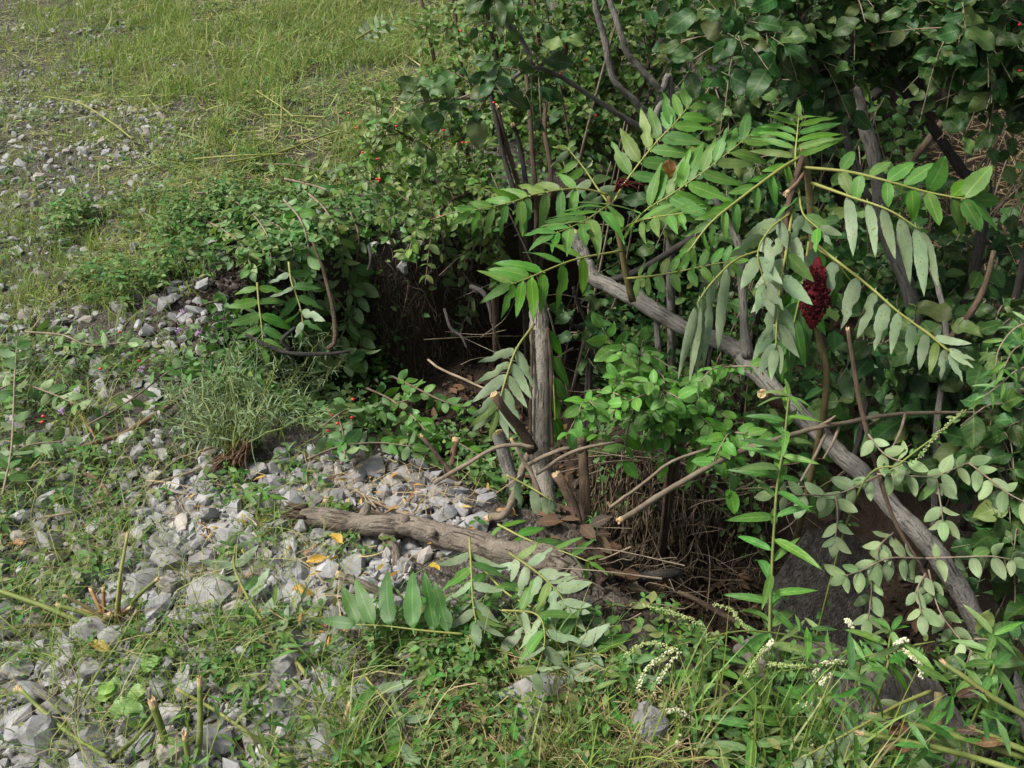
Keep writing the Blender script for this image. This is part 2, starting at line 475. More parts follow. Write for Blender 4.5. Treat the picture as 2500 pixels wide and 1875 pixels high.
class MB:
    """collects triangles"""
    def __init__(s): s.V = []; s.F = []; s.U = []; s.n = 0

    def add(s, V, F, U=None):
        V = np.asarray(V, float)
        s.V.append(V); s.F.append(np.asarray(F, int) + s.n)
        s.U.append(np.zeros((len(V), 2)) if U is None else np.asarray(U, float)); s.n += len(V)

    def mesh(s, name, mat, smooth=True, off=None):
        V = np.concatenate(s.V)
        if off is not None: V = V - np.array(off)
        return np_mesh(name, V, np.concatenate(s.F), mat, np.concatenate(s.U), smooth)


def catmull(P, m):
    """smooth curve through control rows P (any number of columns), m samples"""
    P = np.asarray(P, float)
    if len(P) == 2:
        t = np.linspace(0, 1, m)[:, None]
        return P[0] * (1 - t) + P[1] * t
    Q = np.vstack([2 * P[0] - P[1], P, 2 * P[-1] - P[-2]])
    n = len(P) - 1
    ts = np.linspace(0, n, m)
    i = np.minimum(ts.astype(int), n - 1)
    t = (ts - i)[:, None]
    a, b, c, d = Q[i], Q[i + 1], Q[i + 2], Q[i + 3]
    return 0.5 * (2 * b + (c - a) * t + (2 * a - 5 * b + 4 * c - d) * t ** 2 + (3 * b - a - 3 * c + d) * t ** 3)


def unit(a):
    a = np.asarray(a, float)
    return a / np.maximum(np.linalg.norm(a, axis=-1, keepdims=True), 1e-9)


def frames(C):
    T = unit(np.gradient(C, axis=0))
    ref = np.array([0, 0, 1.0]) if abs(T[0, 2]) < 0.85 else np.array([1.0, 0, 0])
    A = np.zeros_like(T)
    a = ref - T[0] * ref.dot(T[0])
    for i in range(len(T)):
        a = a - T[i] * a.dot(T[i]); a = a / max(np.linalg.norm(a), 1e-9); A[i] = a
    return T, A, np.cross(T, A)


def tube(mb, C, r, sides=8, rough=0.0, seed=0, cap=True):
    """closed tube along samples C with radii r"""
    C = np.asarray(C, float); m = len(C)
    r = np.broadcast_to(np.asarray(r, float), (m,))
    T, A, B = frames(C)
    th = np.linspace(0, 2 * np.pi, sides, endpoint=False)
    ln = np.concatenate([[0], np.cumsum(np.linalg.norm(np.diff(C, axis=0), axis=1))])
    rr = r[:, None] * np.ones((1, sides))
    if rough > 0:
        g = np.random.default_rng(seed)
        ph = g.uniform(0, 6.28, 6)
        k = np.arange(m)[:, None]
        for j in range(3):
            rr = rr * (1 + rough * 0.5 * np.sin((j + 1) * th[None] + ph[j] + ln[:, None] * (9 + 13 * j) + ph[j + 3]))
        rr = rr * (1 + rough * 0.45 * g.normal(size=rr.shape))
    V = C[:, None, :] + rr[..., None] * (np.cos(th)[None, :, None] * A[:, None, :] + np.sin(th)[None, :, None] * B[:, None, :])
    V = V.reshape(-1, 3)
    U = np.stack([np.tile(np.abs(np.linspace(-1, 1, sides, endpoint=False)) , m), np.repeat(ln, sides)], 1)
    i = np.arange(m - 1)[:, None]; j = np.arange(sides)[None, :]
    a = i * sides + j; b = i * sides + (j + 1) % sides
    c = a + sides; d = b + sides
    F = np.concatenate([np.stack([a, b, d], -1).reshape(-1, 3), np.stack([a, d, c], -1).reshape(-1, 3)])
    if cap:
        n0 = len(V)
        V = np.vstack([V, C[0], C[-1]]); U = np.vstack([U, [0.5, 0], [0.5, ln[-1]]])
        jj = np.arange(sides)
        F = np.vstack([F, np.stack([np.full(sides, n0), (jj + 1) % sides, jj], 1),
                       np.stack([np.full(sides, n0 + 1), (m - 1) * sides + jj, (m - 1) * sides + (jj + 1) % sides], 1)])
    mb.add(V, F, U)


def px(pts):
    """(u, v, depth) rows -> world rows"""
    return np.array([tuple(at(u, v, d)) for u, v, d in pts])


def prad(pts, rp):
    """radius given in photograph pixels -> metres at each depth"""
    rp = np.broadcast_to(np.asarray(rp, float), (len(pts),))
    return np.array([p[2] for p in pts]) * rp / FPX


def stick(name, parent, pts, rp, mat, sides=8, m=None, rough=0.06, seed=0, world=False, wob=0.0, cap=True):
    """tube part through photograph points; rp radius in photo pixels (or metres when world)"""
    P = np.asarray(pts, float) if world else px(pts)
    r = np.broadcast_to(np.asarray(rp, float), (len(P),)) if world else prad(pts, rp)
    if m is None:
        m = max(6, int(np.linalg.norm(np.diff(P, axis=0), axis=1).sum() / 0.025))
    CR = catmull(np.hstack([P, r[:, None]]), m)
    C = CR[:, :3]
    if wob > 0:
        g = np.random.default_rng(seed + 5)
        w = np.cumsum(g.normal(size=(m, 3)), axis=0); w -= np.linspace(0, 1, m)[:, None] * w[-1]
        C = C + w * wob / math.sqrt(m)
    mb = MB(); tube(mb, C, np.maximum(CR[:, 3], 0.0004), sides, rough, seed, cap)
    off = off_of(parent) if parent is not None else None
    me = mb.mesh(name, mat, True, off)
    o = link(name, me, parent)
    return o, C


def off_of(o):
    while o.parent is not None: o = o.parent
    return np.array(o.matrix_basis.translation)


def cut_face(parent, p, dirv, r, mat='wood_cut', name='cut_end', h=0.006, seed=0):
    """rough disc of sawn or torn wood on the end of a stem"""
    g = np.random.default_rng(seed)
    d = unit(np.asarray(dirv, float)); p = np.asarray(p, float)
    a = unit(np.cross(d, [0.3, 0.2, 0.93])); b = np.cross(d, a)
    n = 12; th = np.linspace(0, 2 * np.pi, n, endpoint=False)
    V = [p - d * 0.004 + r * 1.02 * (math.cos(t) * a + math.sin(t) * b) for t in th]
    V += [p + d * h * g.uniform(0.3, 1.4) + r * 0.93 * (math.cos(t) * a + math.sin(t) * b) for t in th]
    V += [p + d * h * g.uniform(0.3, 1.5) + r * 0.45 * (math.cos(t) * a + math.sin(t) * b) for t in th]
    V += [p + d * h * 0.8]
    F = []
    for k in range(2):
        for j in range(n):
            q, w = k * n + j, k * n + (j + 1) % n
            F += [(q, w, w + n), (q, w + n, q + n)]
    for j in range(n): F.append((2 * n + j, 2 * n + (j + 1) % n, 3 * n))
    me = np_mesh(name, np.array(V) - off_of(parent), np.array(F), mat, np.zeros((len(V), 2)), False)
    return link(name, me, parent)


# ------------------------------------------------------------------ leaf meshes
def leaf_shape(ratio, p=0.8, q=0.85, serr=0.0, fold=0.15, curl=0.3, wave=0.0, twist=0.0, n=9, seed=0, cols=1, pet=0.06, bite=False):
    """vertices, triangles and uv of a leaf of length 1 along +Y, top side +Z"""
    g = np.random.default_rng(seed)
    V = []; U = []; F = []
    xs = np.linspace(-1, 1, 2 * cols + 1)
    ph = g.uniform(0, 6.28, 2)
    bl, br = (g.uniform(0.45, 0.85), g.uniform(0.3, 0.7)) if bite else (9, 9)
    for i in range(n + 1):
        v = i / n
        w = ratio * 0.5 * max(0.0, math.sin(math.pi * v ** p)) ** q
        ang = curl * v
        y = (math.sin(ang) / curl if abs(curl) > 1e-3 else v)
        z = -((1 - math.cos(ang)) / curl if abs(curl) > 1e-3 else 0)
        tw = twist * v
        for c in xs:
            ww = w * (1 + (serr if (i % 2 == 0) else -serr) * (1 if abs(c) > 0.9 else 0))
            if c < 0 and abs(v - bl) < 0.08: ww *= 0.45
            if c > 0 and abs(v - br) < 0.06: ww *= 0.6
            x = c * ww; zz = abs(c) * ww * fold + wave * math.sin(v * 9 + ph[0] + (2 if c > 0 else 0)) * abs(c) * ratio * 0.5
            V.append((x * math.cos(tw) - zz * math.sin(tw), y, z + zz * math.cos(tw) + x * math.sin(tw)))
            U.append((c * 0.5 + 0.5, v))
    k = len(xs)
    for i in range(n):
        for j in range(k - 1):
            a = i * k + j
            F += [(a, a + 1, a + k + 1), (a, a + k + 1, a + k)]
    if pet > 0:
        b = len(V)
        V += [(-0.012, -pet, 0.01), (0.012, -pet, 0.01), (0.012, 0.03, 0), (-0.012, 0.03, 0)]
        U += [(0.5, 0)] * 4
        F += [(b, b + 1, b + 2), (b, b + 2, b + 3)]
    return np.array(V), np.array(F), np.array(U)


def leaf_set(name, mat, count, **kw):
    out = []
    for i in range(count):
        k = dict(kw)
        k['fold'] = kw.get('fold', 0.2) * random.uniform(0.5, 1.5)
        k['curl'] = kw.get('curl', 0.3) * random.uniform(0.2, 1.7)
        k['twist'] = random.uniform(-0.3, 0.3)
        k['bite'] = kw.get('bite', False) and i % 3 == 0
        k['seed'] = i
        V, F, U = leaf_shape(**k)
        out.append(np_mesh(name, V, F, mat, U))
    return out


LS = {
    'sumac': leaf_set('leaflet', 'sumac', 12, ratio=0.265, p=0.66, q=0.88, serr=0.045, fold=0.2, curl=0.45, wave=0.1, n=12, bite=True),
    'sumac_dark': leaf_set('leaflet', 'sumac_dark', 8, ratio=0.29, p=0.66, q=0.88, serr=0.045, fold=0.2, curl=0.4, wave=0.12, n=10, bite=True),
    'sumac_round': leaf_set('leaflet', 'sumac', 6, ratio=0.42, p=0.8, q=0.75, serr=0.05, fold=0.15, curl=0.35, wave=0.1, n=10),
    'broad': leaf_set('leaf', 'broad', 14, ratio=0.58, p=0.80, q=0.78, serr=0.035, fold=0.16, curl=0.55, wave=0.3, n=8, cols=2, pet=0.22),
    'oval': leaf_set('leaf', 'oval', 8, ratio=0.50, p=0.85, q=0.8, fold=0.2, curl=0.45, wave=0.1, n=7),
    'olive': leaf_set('leaf', 'olive', 8, ratio=0.48, p=0.85, q=0.82, fold=0.2, curl=0.45, wave=0.12, n=7),
    'bright': leaf_set('leaf', 'bright', 8, ratio=0.52, p=0.85, q=0.8, fold=0.18, curl=0.35, wave=0.1, n=7),
    'pale': leaf_set('leaf', 'pale', 8, ratio=0.48, p=0.85, q=0.8, fold=0.25, curl=0.4, wave=0.08, n=7),
    'lance': leaf_set('leaf', 'lance', 8, ratio=0.17, p=0.72, q=0.85, fold=0.3, curl=1.0, wave=0.1, n=9, pet=0),
    'lime': leaf_set('leaf', 'lime', 6, ratio=0.85, p=0.6, q=0.75, fold=0.12, curl=0.3, wave=0.2, n=8, pet=0.15),
    'yellow': leaf_set('leaf', 'yellow_leaf', 6, ratio=0.36, p=0.8, q=0.8, fold=0.5, curl=1.0, wave=0.35, n=8),
    'brown': leaf_set('leaf', 'brown_leaf', 6, ratio=0.24, p=0.8, q=0.8, fold=0.9, curl=1.3, wave=0.6, n=9),
}


def leaf_matrix(pos, d, nrm, length, width=1.0):
    d = Vector(d).normalized(); n = Vector(nrm)
    n = (n - d * n.dot(d))
    if n.length < 1e-5: n = d.orthogonal()
    n.normalize()
    s = d.cross(n)
    m = Matrix(((s.x * length * width, d.x * length, n.x * length, pos[0]), (s.y * length * width, d.y * length, n.y * length, pos[1]),
                (s.z * length * width, d.z * length, n.z * length, pos[2]), (0, 0, 0, 1)))
    return m


def put_leaf(parent, name, me, pos, d, nrm, length, width=1.0):
    o = bpy.data.objects.new(name, me)
    col.objects.link(o)
    o.parent = parent
    o.matrix_basis = leaf_matrix(np.asarray(pos) - off_of(parent), d, nrm, length, width)
    return o


SMALL = leaf_shape(0.5, 0.85, 0.8, 0, 0.25, 0.4, 0, 0, 3, 0, 1, 0)
SMALL_LANCE = leaf_shape(0.2, 0.75, 0.85, 0, 0.25, 0.6, 0, 0, 3, 0, 1, 0)
SMALL_ROUND = leaf_shape(0.68, 0.8, 0.7, 0, 0.2, 0.4, 0, 0, 4, 0, 1, 0)


def leaf_cloud(mb, pos, d, nrm, length, tmpl=SMALL):
    V0, F0, U0 = tmpl
    pos = np.asarray(pos, float); d = unit(d); nrm = np.asarray(nrm, float)
    nrm = unit(nrm - d * (nrm * d).sum(1, keepdims=True)); s = np.cross(d, nrm)
    L = np.asarray(length, float)[:, None, None]
    V = pos[:, None, :] + L * (V0[None, :, 0:1] * s[:, None, :] + V0[None, :, 1:2] * d[:, None, :] + V0[None, :, 2:3] * nrm[:, None, :])
    n, k = len(pos), len(V0)
    F = F0[None] + (np.arange(n) * k)[:, None, None]
    mb.add(V.reshape(-1, 3), F.reshape(-1, 3), np.tile(U0, (n, 1)))


def blades(mb, pos, h, lean, width, az=None, seg=3):
    """upright bending blades"""
    n = len(pos); pos = np.asarray(pos, float)
    az = rng.uniform(0, 2 * np.pi, n) if az is None else az
    D = np.stack([np.cos(az), np.sin(az), np.zeros(n)], 1)
    wa = az + np.pi / 2 + rng.normal(0, 0.6, n)
    S = np.stack([np.cos(wa), np.sin(wa), np.zeros(n)], 1)
    rows = []; U = []
    for i in range(seg + 1):
        s = i / seg
        c = pos + D * (h * lean * s ** 1.7)[:, None] + np.array([0, 0, 1.0]) * (h * (s - 0.35 * np.minimum(lean, 1.2) * s * s))[:, None]
        w = (width * (1 - s) ** 0.6)[:, None] * 0.5
        if i < seg:
            rows += [c - S * w, c + S * w]; U += [(0.1, s), (0.9, s)]
        else:
            rows += [c]; U += [(0.4, 1)]
    k = len(rows)
    V = np.stack(rows, 1)
    F = []
    for i in range(seg - 1):
        a = 2 * i; F += [(a, a + 1, a + 3), (a, a + 3, a + 2)]
    a = 2 * (seg - 1); F.append((a, a + 1, a + 2))
    F = np.array(F)[None] + (np.arange(n) * k)[:, None, None]
    mb.add(V.reshape(-1, 3), F.reshape(-1, 3), np.tile(np.array(U), (n, 1)))


def lying(mb, pos, length, width, az, tilt, bend, seg=3):
    """cut stalks and blades lying about"""
    n = len(pos); pos = np.asarray(pos, float)
    D = np.stack([np.cos(az) * np.cos(tilt), np.sin(az) * np.cos(tilt), np.sin(tilt)], 1)
    S = np.stack([-np.sin(az), np.cos(az), rng.normal(0, 0.5, n)], 1)
    rows = []; U = []
    for i in range(seg + 1):
        s = i / seg - 0.5
        c = pos + D * (length * s)[:, None] + S * (bend * length * (0.25 - s * s))[:, None] + np.array([0, 0, 1.0]) * (np.abs(bend) * length * 0.4 * (0.25 - s * s))[:, None]
        w = (width * (1.0 - 0.5 * (i / seg)))[:, None] * 0.5
        rows += [c - S * w, c + S * w]; U += [(0.1, i / seg), (0.9, i / seg)]
    V = np.stack(rows, 1); k = V.shape[1]; F = []
    for i in range(seg):
        a = 2 * i; F += [(a, a + 1, a + 3), (a, a + 3, a + 2)]
    F = np.array(F)[None] + (np.arange(n) * k)[:, None, None]
    mb.add(V.reshape(-1, 3), F.reshape(-1, 3), np.tile(np.array(U), (n, 1)))


def scatter(poly, n, lift=0.0, px_poly=True, soft=0.0, patch=None):
    """n random points on the terrain inside a polygon (pixels of flat ground, or world xy)"""
    P = wpoly(poly) if px_poly else np.asarray(poly, float)
    lo, hi = P.min(0), P.max(0)
    out = np.zeros((0, 2))
    while len(out) < n:
        q = rng.uniform(lo, hi, (max(64, int(n * 1.5)), 2))
        q = q[poly_sd(q[:, 0], q[:, 1], P) > 0]
        if soft > 0: q = q + rng.normal(0, soft, q.shape) * (0.4 + 0.25 * q[:, 1:2])
        if patch is not None:
            f = 0.6 * vnoise(q[:, 0], q[:, 1], patch[0], patch[2]) + 0.4 * vnoise(q[:, 0], q[:, 1], patch[0] * 2.7, patch[2] + 1)
            q = q[f + rng.normal(0, 0.12, len(q)) > patch[1]]
        out = np.vstack([out, q])
    out = out[:n]
    return np.column_stack([out, tz(out[:, 0], out[:, 1]) + lift])


# ================================================================== THE GROUND
def axis(lo, hi, a, b, fine, grow=1.12):
    mid = list(np.arange(a, b, fine))
    up = []; s = fine; x = b
    while x < hi: up.append(x); s *= grow; x += s
    dn = []; s = fine; x = a - fine
    while x > lo: dn.append(x); s *= grow; x -= s
    return np.array(dn[::-1] + mid + up)


gx = axis(-90, 90, -1.6, 1.9, 0.018)
gy = axis(-40, 200, 0.9, 4.3, 0.018)
XX, YY = np.meshgrid(gx, gy)
ZZ = terrain(XX, YY)
nx, ny = len(gx), len(gy)
ii, jj = np.meshgrid(np.arange(ny - 1), np.arange(nx - 1), indexing='ij')
a = ii * nx + jj
GF = np.stack([a, a + 1, a + nx + 1, a + nx], -1).reshape(-1, 4)
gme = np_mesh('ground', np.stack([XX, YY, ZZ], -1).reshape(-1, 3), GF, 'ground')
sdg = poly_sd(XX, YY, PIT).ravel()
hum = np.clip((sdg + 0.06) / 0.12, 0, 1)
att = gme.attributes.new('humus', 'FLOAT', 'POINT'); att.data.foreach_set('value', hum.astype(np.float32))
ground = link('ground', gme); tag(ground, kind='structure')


# ================================================================== STONES
def stone_data(seed, sub=2, cuts=11):
    import bmesh
    g = np.random.default_rng(seed)
    bm = bmesh.new(); bmesh.ops.create_icosphere(bm, subdivisions=sub, radius=0.5)
    V = np.array([v.co[:] for v in bm.verts]); F = np.array([[v.index for v in f.verts] for f in bm.faces]); bm.free()
    for _ in range(cuts):
        n = unit(g.normal(size=3)); h = g.uniform(0.20, 0.40)
        k = V @ n - h
        V = V - np.where(k > 0, k, 0)[:, None] * n * 0.97
    V = V * np.array([1.15, 0.85, 0.62]) * g.uniform(0.85, 1.15, 3)
    V = V / np.abs(V).max() * 0.5
    V += g.normal(0, 0.013 if sub < 3 else 0.005, V.shape)
    return V, F


STONES = [stone_data(100 + i) for i in range(12)]
STONES_LOW = [stone_data(200 + i, 1, 9) for i in range(10)]
STONE_ME = [np_mesh('stone', V, F, 'stone', None, False) for V, F in STONES]


def rot_random(g):
    q = unit(g.normal(size=4)); w, x, y, z = q
    return np.array([[1 - 2 * (y * y + z * z), 2 * (x * y - z * w), 2 * (x * z + y * w)],
                     [2 * (x * y + z * w), 1 - 2 * (x * x + z * z), 2 * (y * z - x * w)],
                     [2 * (x * z - y * w), 2 * (y * z + x * w), 1 - 2 * (x * x + y * y)]])


def rot_flat(g, tilt):
    a = g.uniform(0, 2 * math.pi)
    m = Matrix.Rotation(a, 3, 'Z') @ Matrix.Rotation(g.normal(0, tilt), 3, 'X') @ Matrix.Rotation(g.normal(0, tilt), 3, 'Y')
    return np.array(m)


# dense crushed stone in the lower corner and round the log, sparser up the track
STONE_ZONES = [
    # polygon in photograph pixels, tries, size range (m), packing, label, group
    ([(-150, 1500), (330, 1400), (760, 1480), (850, 1560), (800, 1990), (-300, 1990)], 2500, (0.024, 0.085), 0.40,
     'grey crushed limestone piece in the bare patch below the cut red stalks', 'limestone pieces below the cut stalks'),
    ([(420, 1180), (700, 1120), (1010, 1130), (1120, 1180), (1180, 1300), (1010, 1340), (1000, 1450), (860, 1540), (760, 1470), (330, 1395)], 2200, (0.022, 0.080), 0.40,
     'pale grey limestone piece heaped about the broken end of the log', 'limestone pieces round the log'),
    ([(-200, 1130), (330, 1080), (560, 1130), (420, 1200), (330, 1390), (-200, 1480)], 900, (0.022, 0.07), 0.46,
     'grey limestone piece half hidden in low weeds above the cut red stalks', 'limestone pieces among the low weeds'),
    ([(-100, 800), (220, 760), (430, 720), (560, 860), (420, 1000), (480, 1100), (-100, 1110)], 700, (0.022, 0.075), 0.48,
     'grey limestone piece lying among pale trampled leaves by the hollow', 'limestone pieces beside the hollow'),
    ([(430, 700), (720, 690), (700, 820), (500, 870)], 120, (0.025, 0.07), 0.6,
     'dark shaded stone fallen onto the soil at the head of the hollow', 'stones fallen into the hollow'),
    ([(820, 1540), (1300, 1560), (1500, 1800), (1450, 1950), (800, 1950)], 170, (0.025, 0.075), 0.9,
     'grey stone showing between grass and clover along the bottom edge', 'stones between the grass and clover'),
    ([(-300, 250), (380, 260), (430, 480), (200, 760), (-250, 800)], 2600, (0.02, 0.065), 0.5,
     'small grey stone trodden into the bare track beside the grass', 'stones trodden into the track'),
    ([(480, 540), (860, 500), (840, 590), (600, 650), (470, 640)], 120, (0.03, 0.075), 0.6,
     'grey stone on the lip of the hollow beneath wilted leaves', 'stones on the lip of the hollow'),
]
stones = []
for zi, (poly, tries, (s0, s1), pk, lab, grp) in enumerate(STONE_ZONES):
    pts = scatter(poly, tries, soft=0.03, patch=(4.5, -0.12, 5) if zi == 6 else ((5, -0.25, 5) if zi in (2, 3, 5) else (5, -0.45, 9)))
    size = np.sort(s0 + (s1 - s0) * rng.beta(1.5, 3.2, tries))[::-1]
    keepP = np.zeros((0, 2)); keepS = np.zeros(0); keepZ = []
    for p, s in zip(pts, size):
        if len(keepP):
            d2 = ((keepP - p[:2]) ** 2).sum(1)
            if (d2 < ((keepS + s) * pk * (1.0 if zi != 6 else rng.uniform(1, 2.2))) ** 2).any(): continue
        keepP = np.vstack([keepP, p[:2]]); keepS = np.append(keepS, s); keepZ.append(p[2])
    for p, s, z in zip(keepP, keepS, keepZ):
        stones.append((p[0], p[1], z + s * (rng.uniform(0.0, 0.18) if zi != 6 else rng.uniform(-.02, .1)), s, zi))
    # a lower layer that fills the joints of the dense patches
    if zi < 2:
        for p in scatter(poly, 1500): stones.append((p[0], p[1], p[2] + 0.0, rng.uniform(0.014, 0.034), -1))
SA = np.array(stones)
su, sv, sdp = project(SA[:, :3])
show = SA[:, 3] / sdp * ((su > -20) & (su < 2520) & (sv > -20) & (sv < 1895)) * (SA[:, 4] >= 0)
order = np.argsort(-show)
single = set(order[:290].tolist())
LAB = []
gr = np.random.default_rng(3)
mbs = MB()
for i, (x, y, z, s, zi) in enumerate(stones):
    Rm = rot_flat(gr, 0.55) if gr.random() < 0.75 else rot_random(gr)
    if i in single:
        o = bpy.data.objects.new('limestone_piece', STONE_ME[i % 12]); col.objects.link(o)
        m4 = Matrix(Rm.tolist()).to_4x4()
        o.matrix_basis = Matrix.Translation((x, y, z)) @ m4 @ Matrix.Diagonal((s * 1.25, s * 1.25, s * 1.25, 1))
        zz = STONE_ZONES[int(zi)]
        LAB.append((o, i, zz))
    else:
        V, F = STONES_LOW[i % 10]
        mbs.add((V * s * 1.25) @ Rm.T + np.array([x, y, z]), F)
# fine chippings over the track and the lower corner
for poly, n, s0, s1 in (([(-300, 1100), (450, 1080), (1050, 1130), (1100, 1300), (850, 1560), (800, 1990), (-300, 1990)], 3200, 0.007, 0.02),
                        ([(-300, 120), (500, 200), (480, 480), (400, 700), (-250, 1100)], 3800, 0.008, 0.022),
                        ([(-200, -60), (700, -60), (520, 200), (-300, 200)], 700, 0.015, 0.045)):
    for p in scatter(poly, n, soft=0.05, patch=(3.5, -0.05, 5)):
        V, F = STONES_LOW[gr.integers(10)]
        s = gr.uniform(s0, s1)
        mbs.add((V * s * 1.25) @ rot_flat(gr, 0.5).T + p + np.array([0, 0, s * 0.15]), F)
MARKS = [(745, 1278, 'the torn end of the log'), (870, 1330, 'the cream dead leaf under the log'), (980, 1240, 'the forked dead twig on the log'), (985, 1195, 'the weeds behind the log'), (1060, 1290, 'the knotted middle of the log'), (1000, 1400, 'the crooked side root of the log'),
         (900, 1450, 'the weathered stick before the log'), (640, 1220, 'the goldenrod seedling above the log'), (545, 1150, 'the knapweed roots'), (582, 1355, 'the tip of the cut weed'), (650, 1550, 'the middle of the cut weed'), (750, 1680, 'the cut end of the fallen weed'), (720, 1460, 'the dry orange leaf strip'),
         (800, 1560, 'the pale yellow dead leaf'), (277, 1540, 'the foot of the cut red stalks'), (150, 1480, 'the long green stalk of the red clump'), (382, 1416, 'the leaning green stalk top'), (311, 1306, 'the tall pale stalk of the red clump'), (230, 1590, 'the orange withered leaf'), (300, 1760, 'the lime green leaf patch'),
         (315, 1670, 'the small lime green sprig'), (120, 1730, 'the grey broken stick'), (374, 1740, 'the ragged split stub'), (488, 1690, 'the upright green cut stalk'), (600, 1790, 'the pale curving stalk at the bottom'), (450, 1600, 'the gap beside the cut weed'), (60, 1600, 'the edge below the red stalks'), (170, 1840, 'the dark green stalk in the corner'),
         (30, 1800, 'the lowest corner'), (450, 1480, 'the gravel left of the cut weed'), (60, 1350, 'the rust coloured leaf'), (480, 1290, 'the rust leaf scrap'), (240, 1190, 'the curved peeled twig'), (400, 1200, 'the long straight twig'), (366, 1040, 'the broken brown stick'), (150, 870, 'the pale cutting on the stones'),
         (500, 740, 'the dark head of the hollow'), (700, 560, 'the lip of the hollow'), (80, 300, 'the far track'), (250, 420, 'the bare strip of the track'), (100, 650, 'the grassy track edge'), (1100, 1650, 'the clover below the log'), (900, 1800, 'the grass at the bottom edge')]
ORD = ['largest', 'second largest', 'third largest', 'fourth largest', 'fifth largest', 'sixth largest', 'seventh largest', 'eighth largest', 'ninth largest', 'tenth largest']
mk = np.array([(a, b) for a, b, _ in MARKS], float)
cell = {}
for o, i, zz in LAB:
    q = int(np.argmin((mk[:, 0] - su[i]) ** 2 + ((mk[:, 1] - sv[i]) * 1.3) ** 2)); cell.setdefault(q, []).append((-show[i], i, o, zz))
for q, lst in cell.items():
    lst.sort(key=lambda t: t[0])
    for r_, (_, i, o, zz) in enumerate(lst):
        if r_ < 10: tag(o, 'limestone piece, %s near %s' % (ORD[r_], MARKS[q][2]), 'stone', zz[5])
        else: tag(o, 'small limestone piece, a lesser one near %s' % MARKS[q][2], 'stone', 'lesser stones near ' + MARKS[q][2])
g_o = link('gravel', mbs.mesh('gravel', 'stone', False))
tag(g_o, 'grey crushed limestone gravel spread over the track and bank', 'gravel', kind='stuff')


def boulder(name, label, cat, p, dims, rotz, tilt, mat, seed, cuts=9):
    V, F = stone_data(seed, 3, cuts)
    V = V * np.array([1 / np.abs(V[:, 0]).max(), 1 / np.abs(V[:, 1]).max(), 1 / np.abs(V[:, 2]).max()]) * 0.5 * np.array(dims)
    me = np_mesh(name, V, F, mat, None, False)
    o = link(name, me, None, p)
    o.rotation_euler = (tilt[0], tilt[1], rotz)
    return tag(o, label, cat)


# ================================================================== WOOD
def sweep(o, label=None):
    if label: o['label'] = label
    return o


# --- the fallen log
base = on(1050, 1330)
T_ = thing('cut_log', 'short barked log lying across the gravel with a torn end and knots', 'log', base)
zl = 0.045
LOGP = [on(745, 1278, zl + .012), on(860, 1303, zl + .012), on(985, 1322, zl + .005), on(1100, 1345, zl), on(1230, 1368, zl - .005), on(1340, 1390, zl - .01), on(1415, 1420, zl - .05)]
LOGP = np.array([tuple(p) for p in LOGP])
LOGP = LOGP * np.array([1, 1, 0]) + np.array([0, 0, 1]) * np.array([0.045, 0.043, 0.042, 0.04, 0.03, 0.012, -0.015])[:, None]
lg, LC = stick('trunk', T_, LOGP, [0.022, 0.025, 0.026, 0.029, 0.034, 0.038, 0.038], 'log_bark', 22, 80, 0.07, 3, world=True, wob=0.01)
mb = MB()
for k in range(16):
    a = random.uniform(0, 6.28); rr = random.uniform(0.006, 0.024)
    p0 = LC[0] + np.array([0.0, math.cos(a) * rr, math.sin(a) * rr])
    tube(mb, catmull([p0 + [0.01, 0, 0], p0 + [-0.02, 0, random.uniform(-.006, .01)], p0 + [-random.uniform(.03, .055), random.uniform(-.012, .012), random.uniform(-.012, .012)]], 5),
         [0.006, 0.006, 0.005, 0.003, 0.001], 5)
link('torn_end', mb.mesh('torn_end', 'brown_bark', True, base), T_)
for k, (t, a, l) in enumerate([(16, 2.6, 0.05), (33, 0.6, 0.045), (26, 1.4, 0.03)]):
    p0 = LC[t]; d = np.array([0.3, -math.cos(a), math.sin(a)])
    stick('knot', T_, [p0, p0 + d * l * 0.6, p0 + d * l], [0.016, 0.013, 0.008], 'log_bark', 10, 6, 0.12, k, world=True)
p0 = LC[19]
stick('side_root', T_, [p0 + [0.02, -.02, -.01], p0 + [0.05, -.05, -.03], p0 + [0.055, -.09, -.05], p0 + [0.03, -.13, -.06]], [0.013, 0.013, 0.011, 0.007], 'log_bark', 10, 14, 0.1, 8, world=True)
cut_face(T_, LC[-1], LC[-1] - LC[-3], 0.040, 'log_bark', 'cut_end', 0.01, 5)

# --- the upright trunk with its stubs
UT = [(1345, 1330, 2.62), (1330, 1190, 2.66), (1318, 1090, 2.70), (1318, 960, 2.73), (1316, 830, 2.75), (1312, 742, 2.76)]
base = at(*UT[0]); base.z = gz(base.x, base.y)
T_ = thing('sawn_sumac', 'upright grey trunk with split bark rising from the hollow among sawn stubs', 'tree trunk', base)
o_, UC = stick('trunk', T_, UT, [31, 28, 26, 25, 24, 21], 'trunk_bark', 20, 50, 0.07, 11, wob=0.006)
cut_face(T_, UC[-1], UC[-1] - UC[-3], 0.023, 'wood_cut', 'cut_end', 0.02, 4)
mb = MB()   # lip of curled bark down the split
for side in (-1, 1):
    E = [(1318 + side * 20, 800, 2.725), (1322 + side * 24, 900, 2.705), (1320 + side * 25, 1000, 2.69), (1322 + side * 26, 1090, 2.67)]
    tube(mb, catmull(px(E), 26), 0.0045, 6, 0.35, 5 + side)
link('bark_edge', mb.mesh('bark_edge', 'brown_bark', True, base), T_)
stick('twig', T_, [(1307, 760, 2.75), (1292, 725, 2.73), (1283, 690, 2.72)], [8, 6, 5], 'brown_bark', 8, 8)

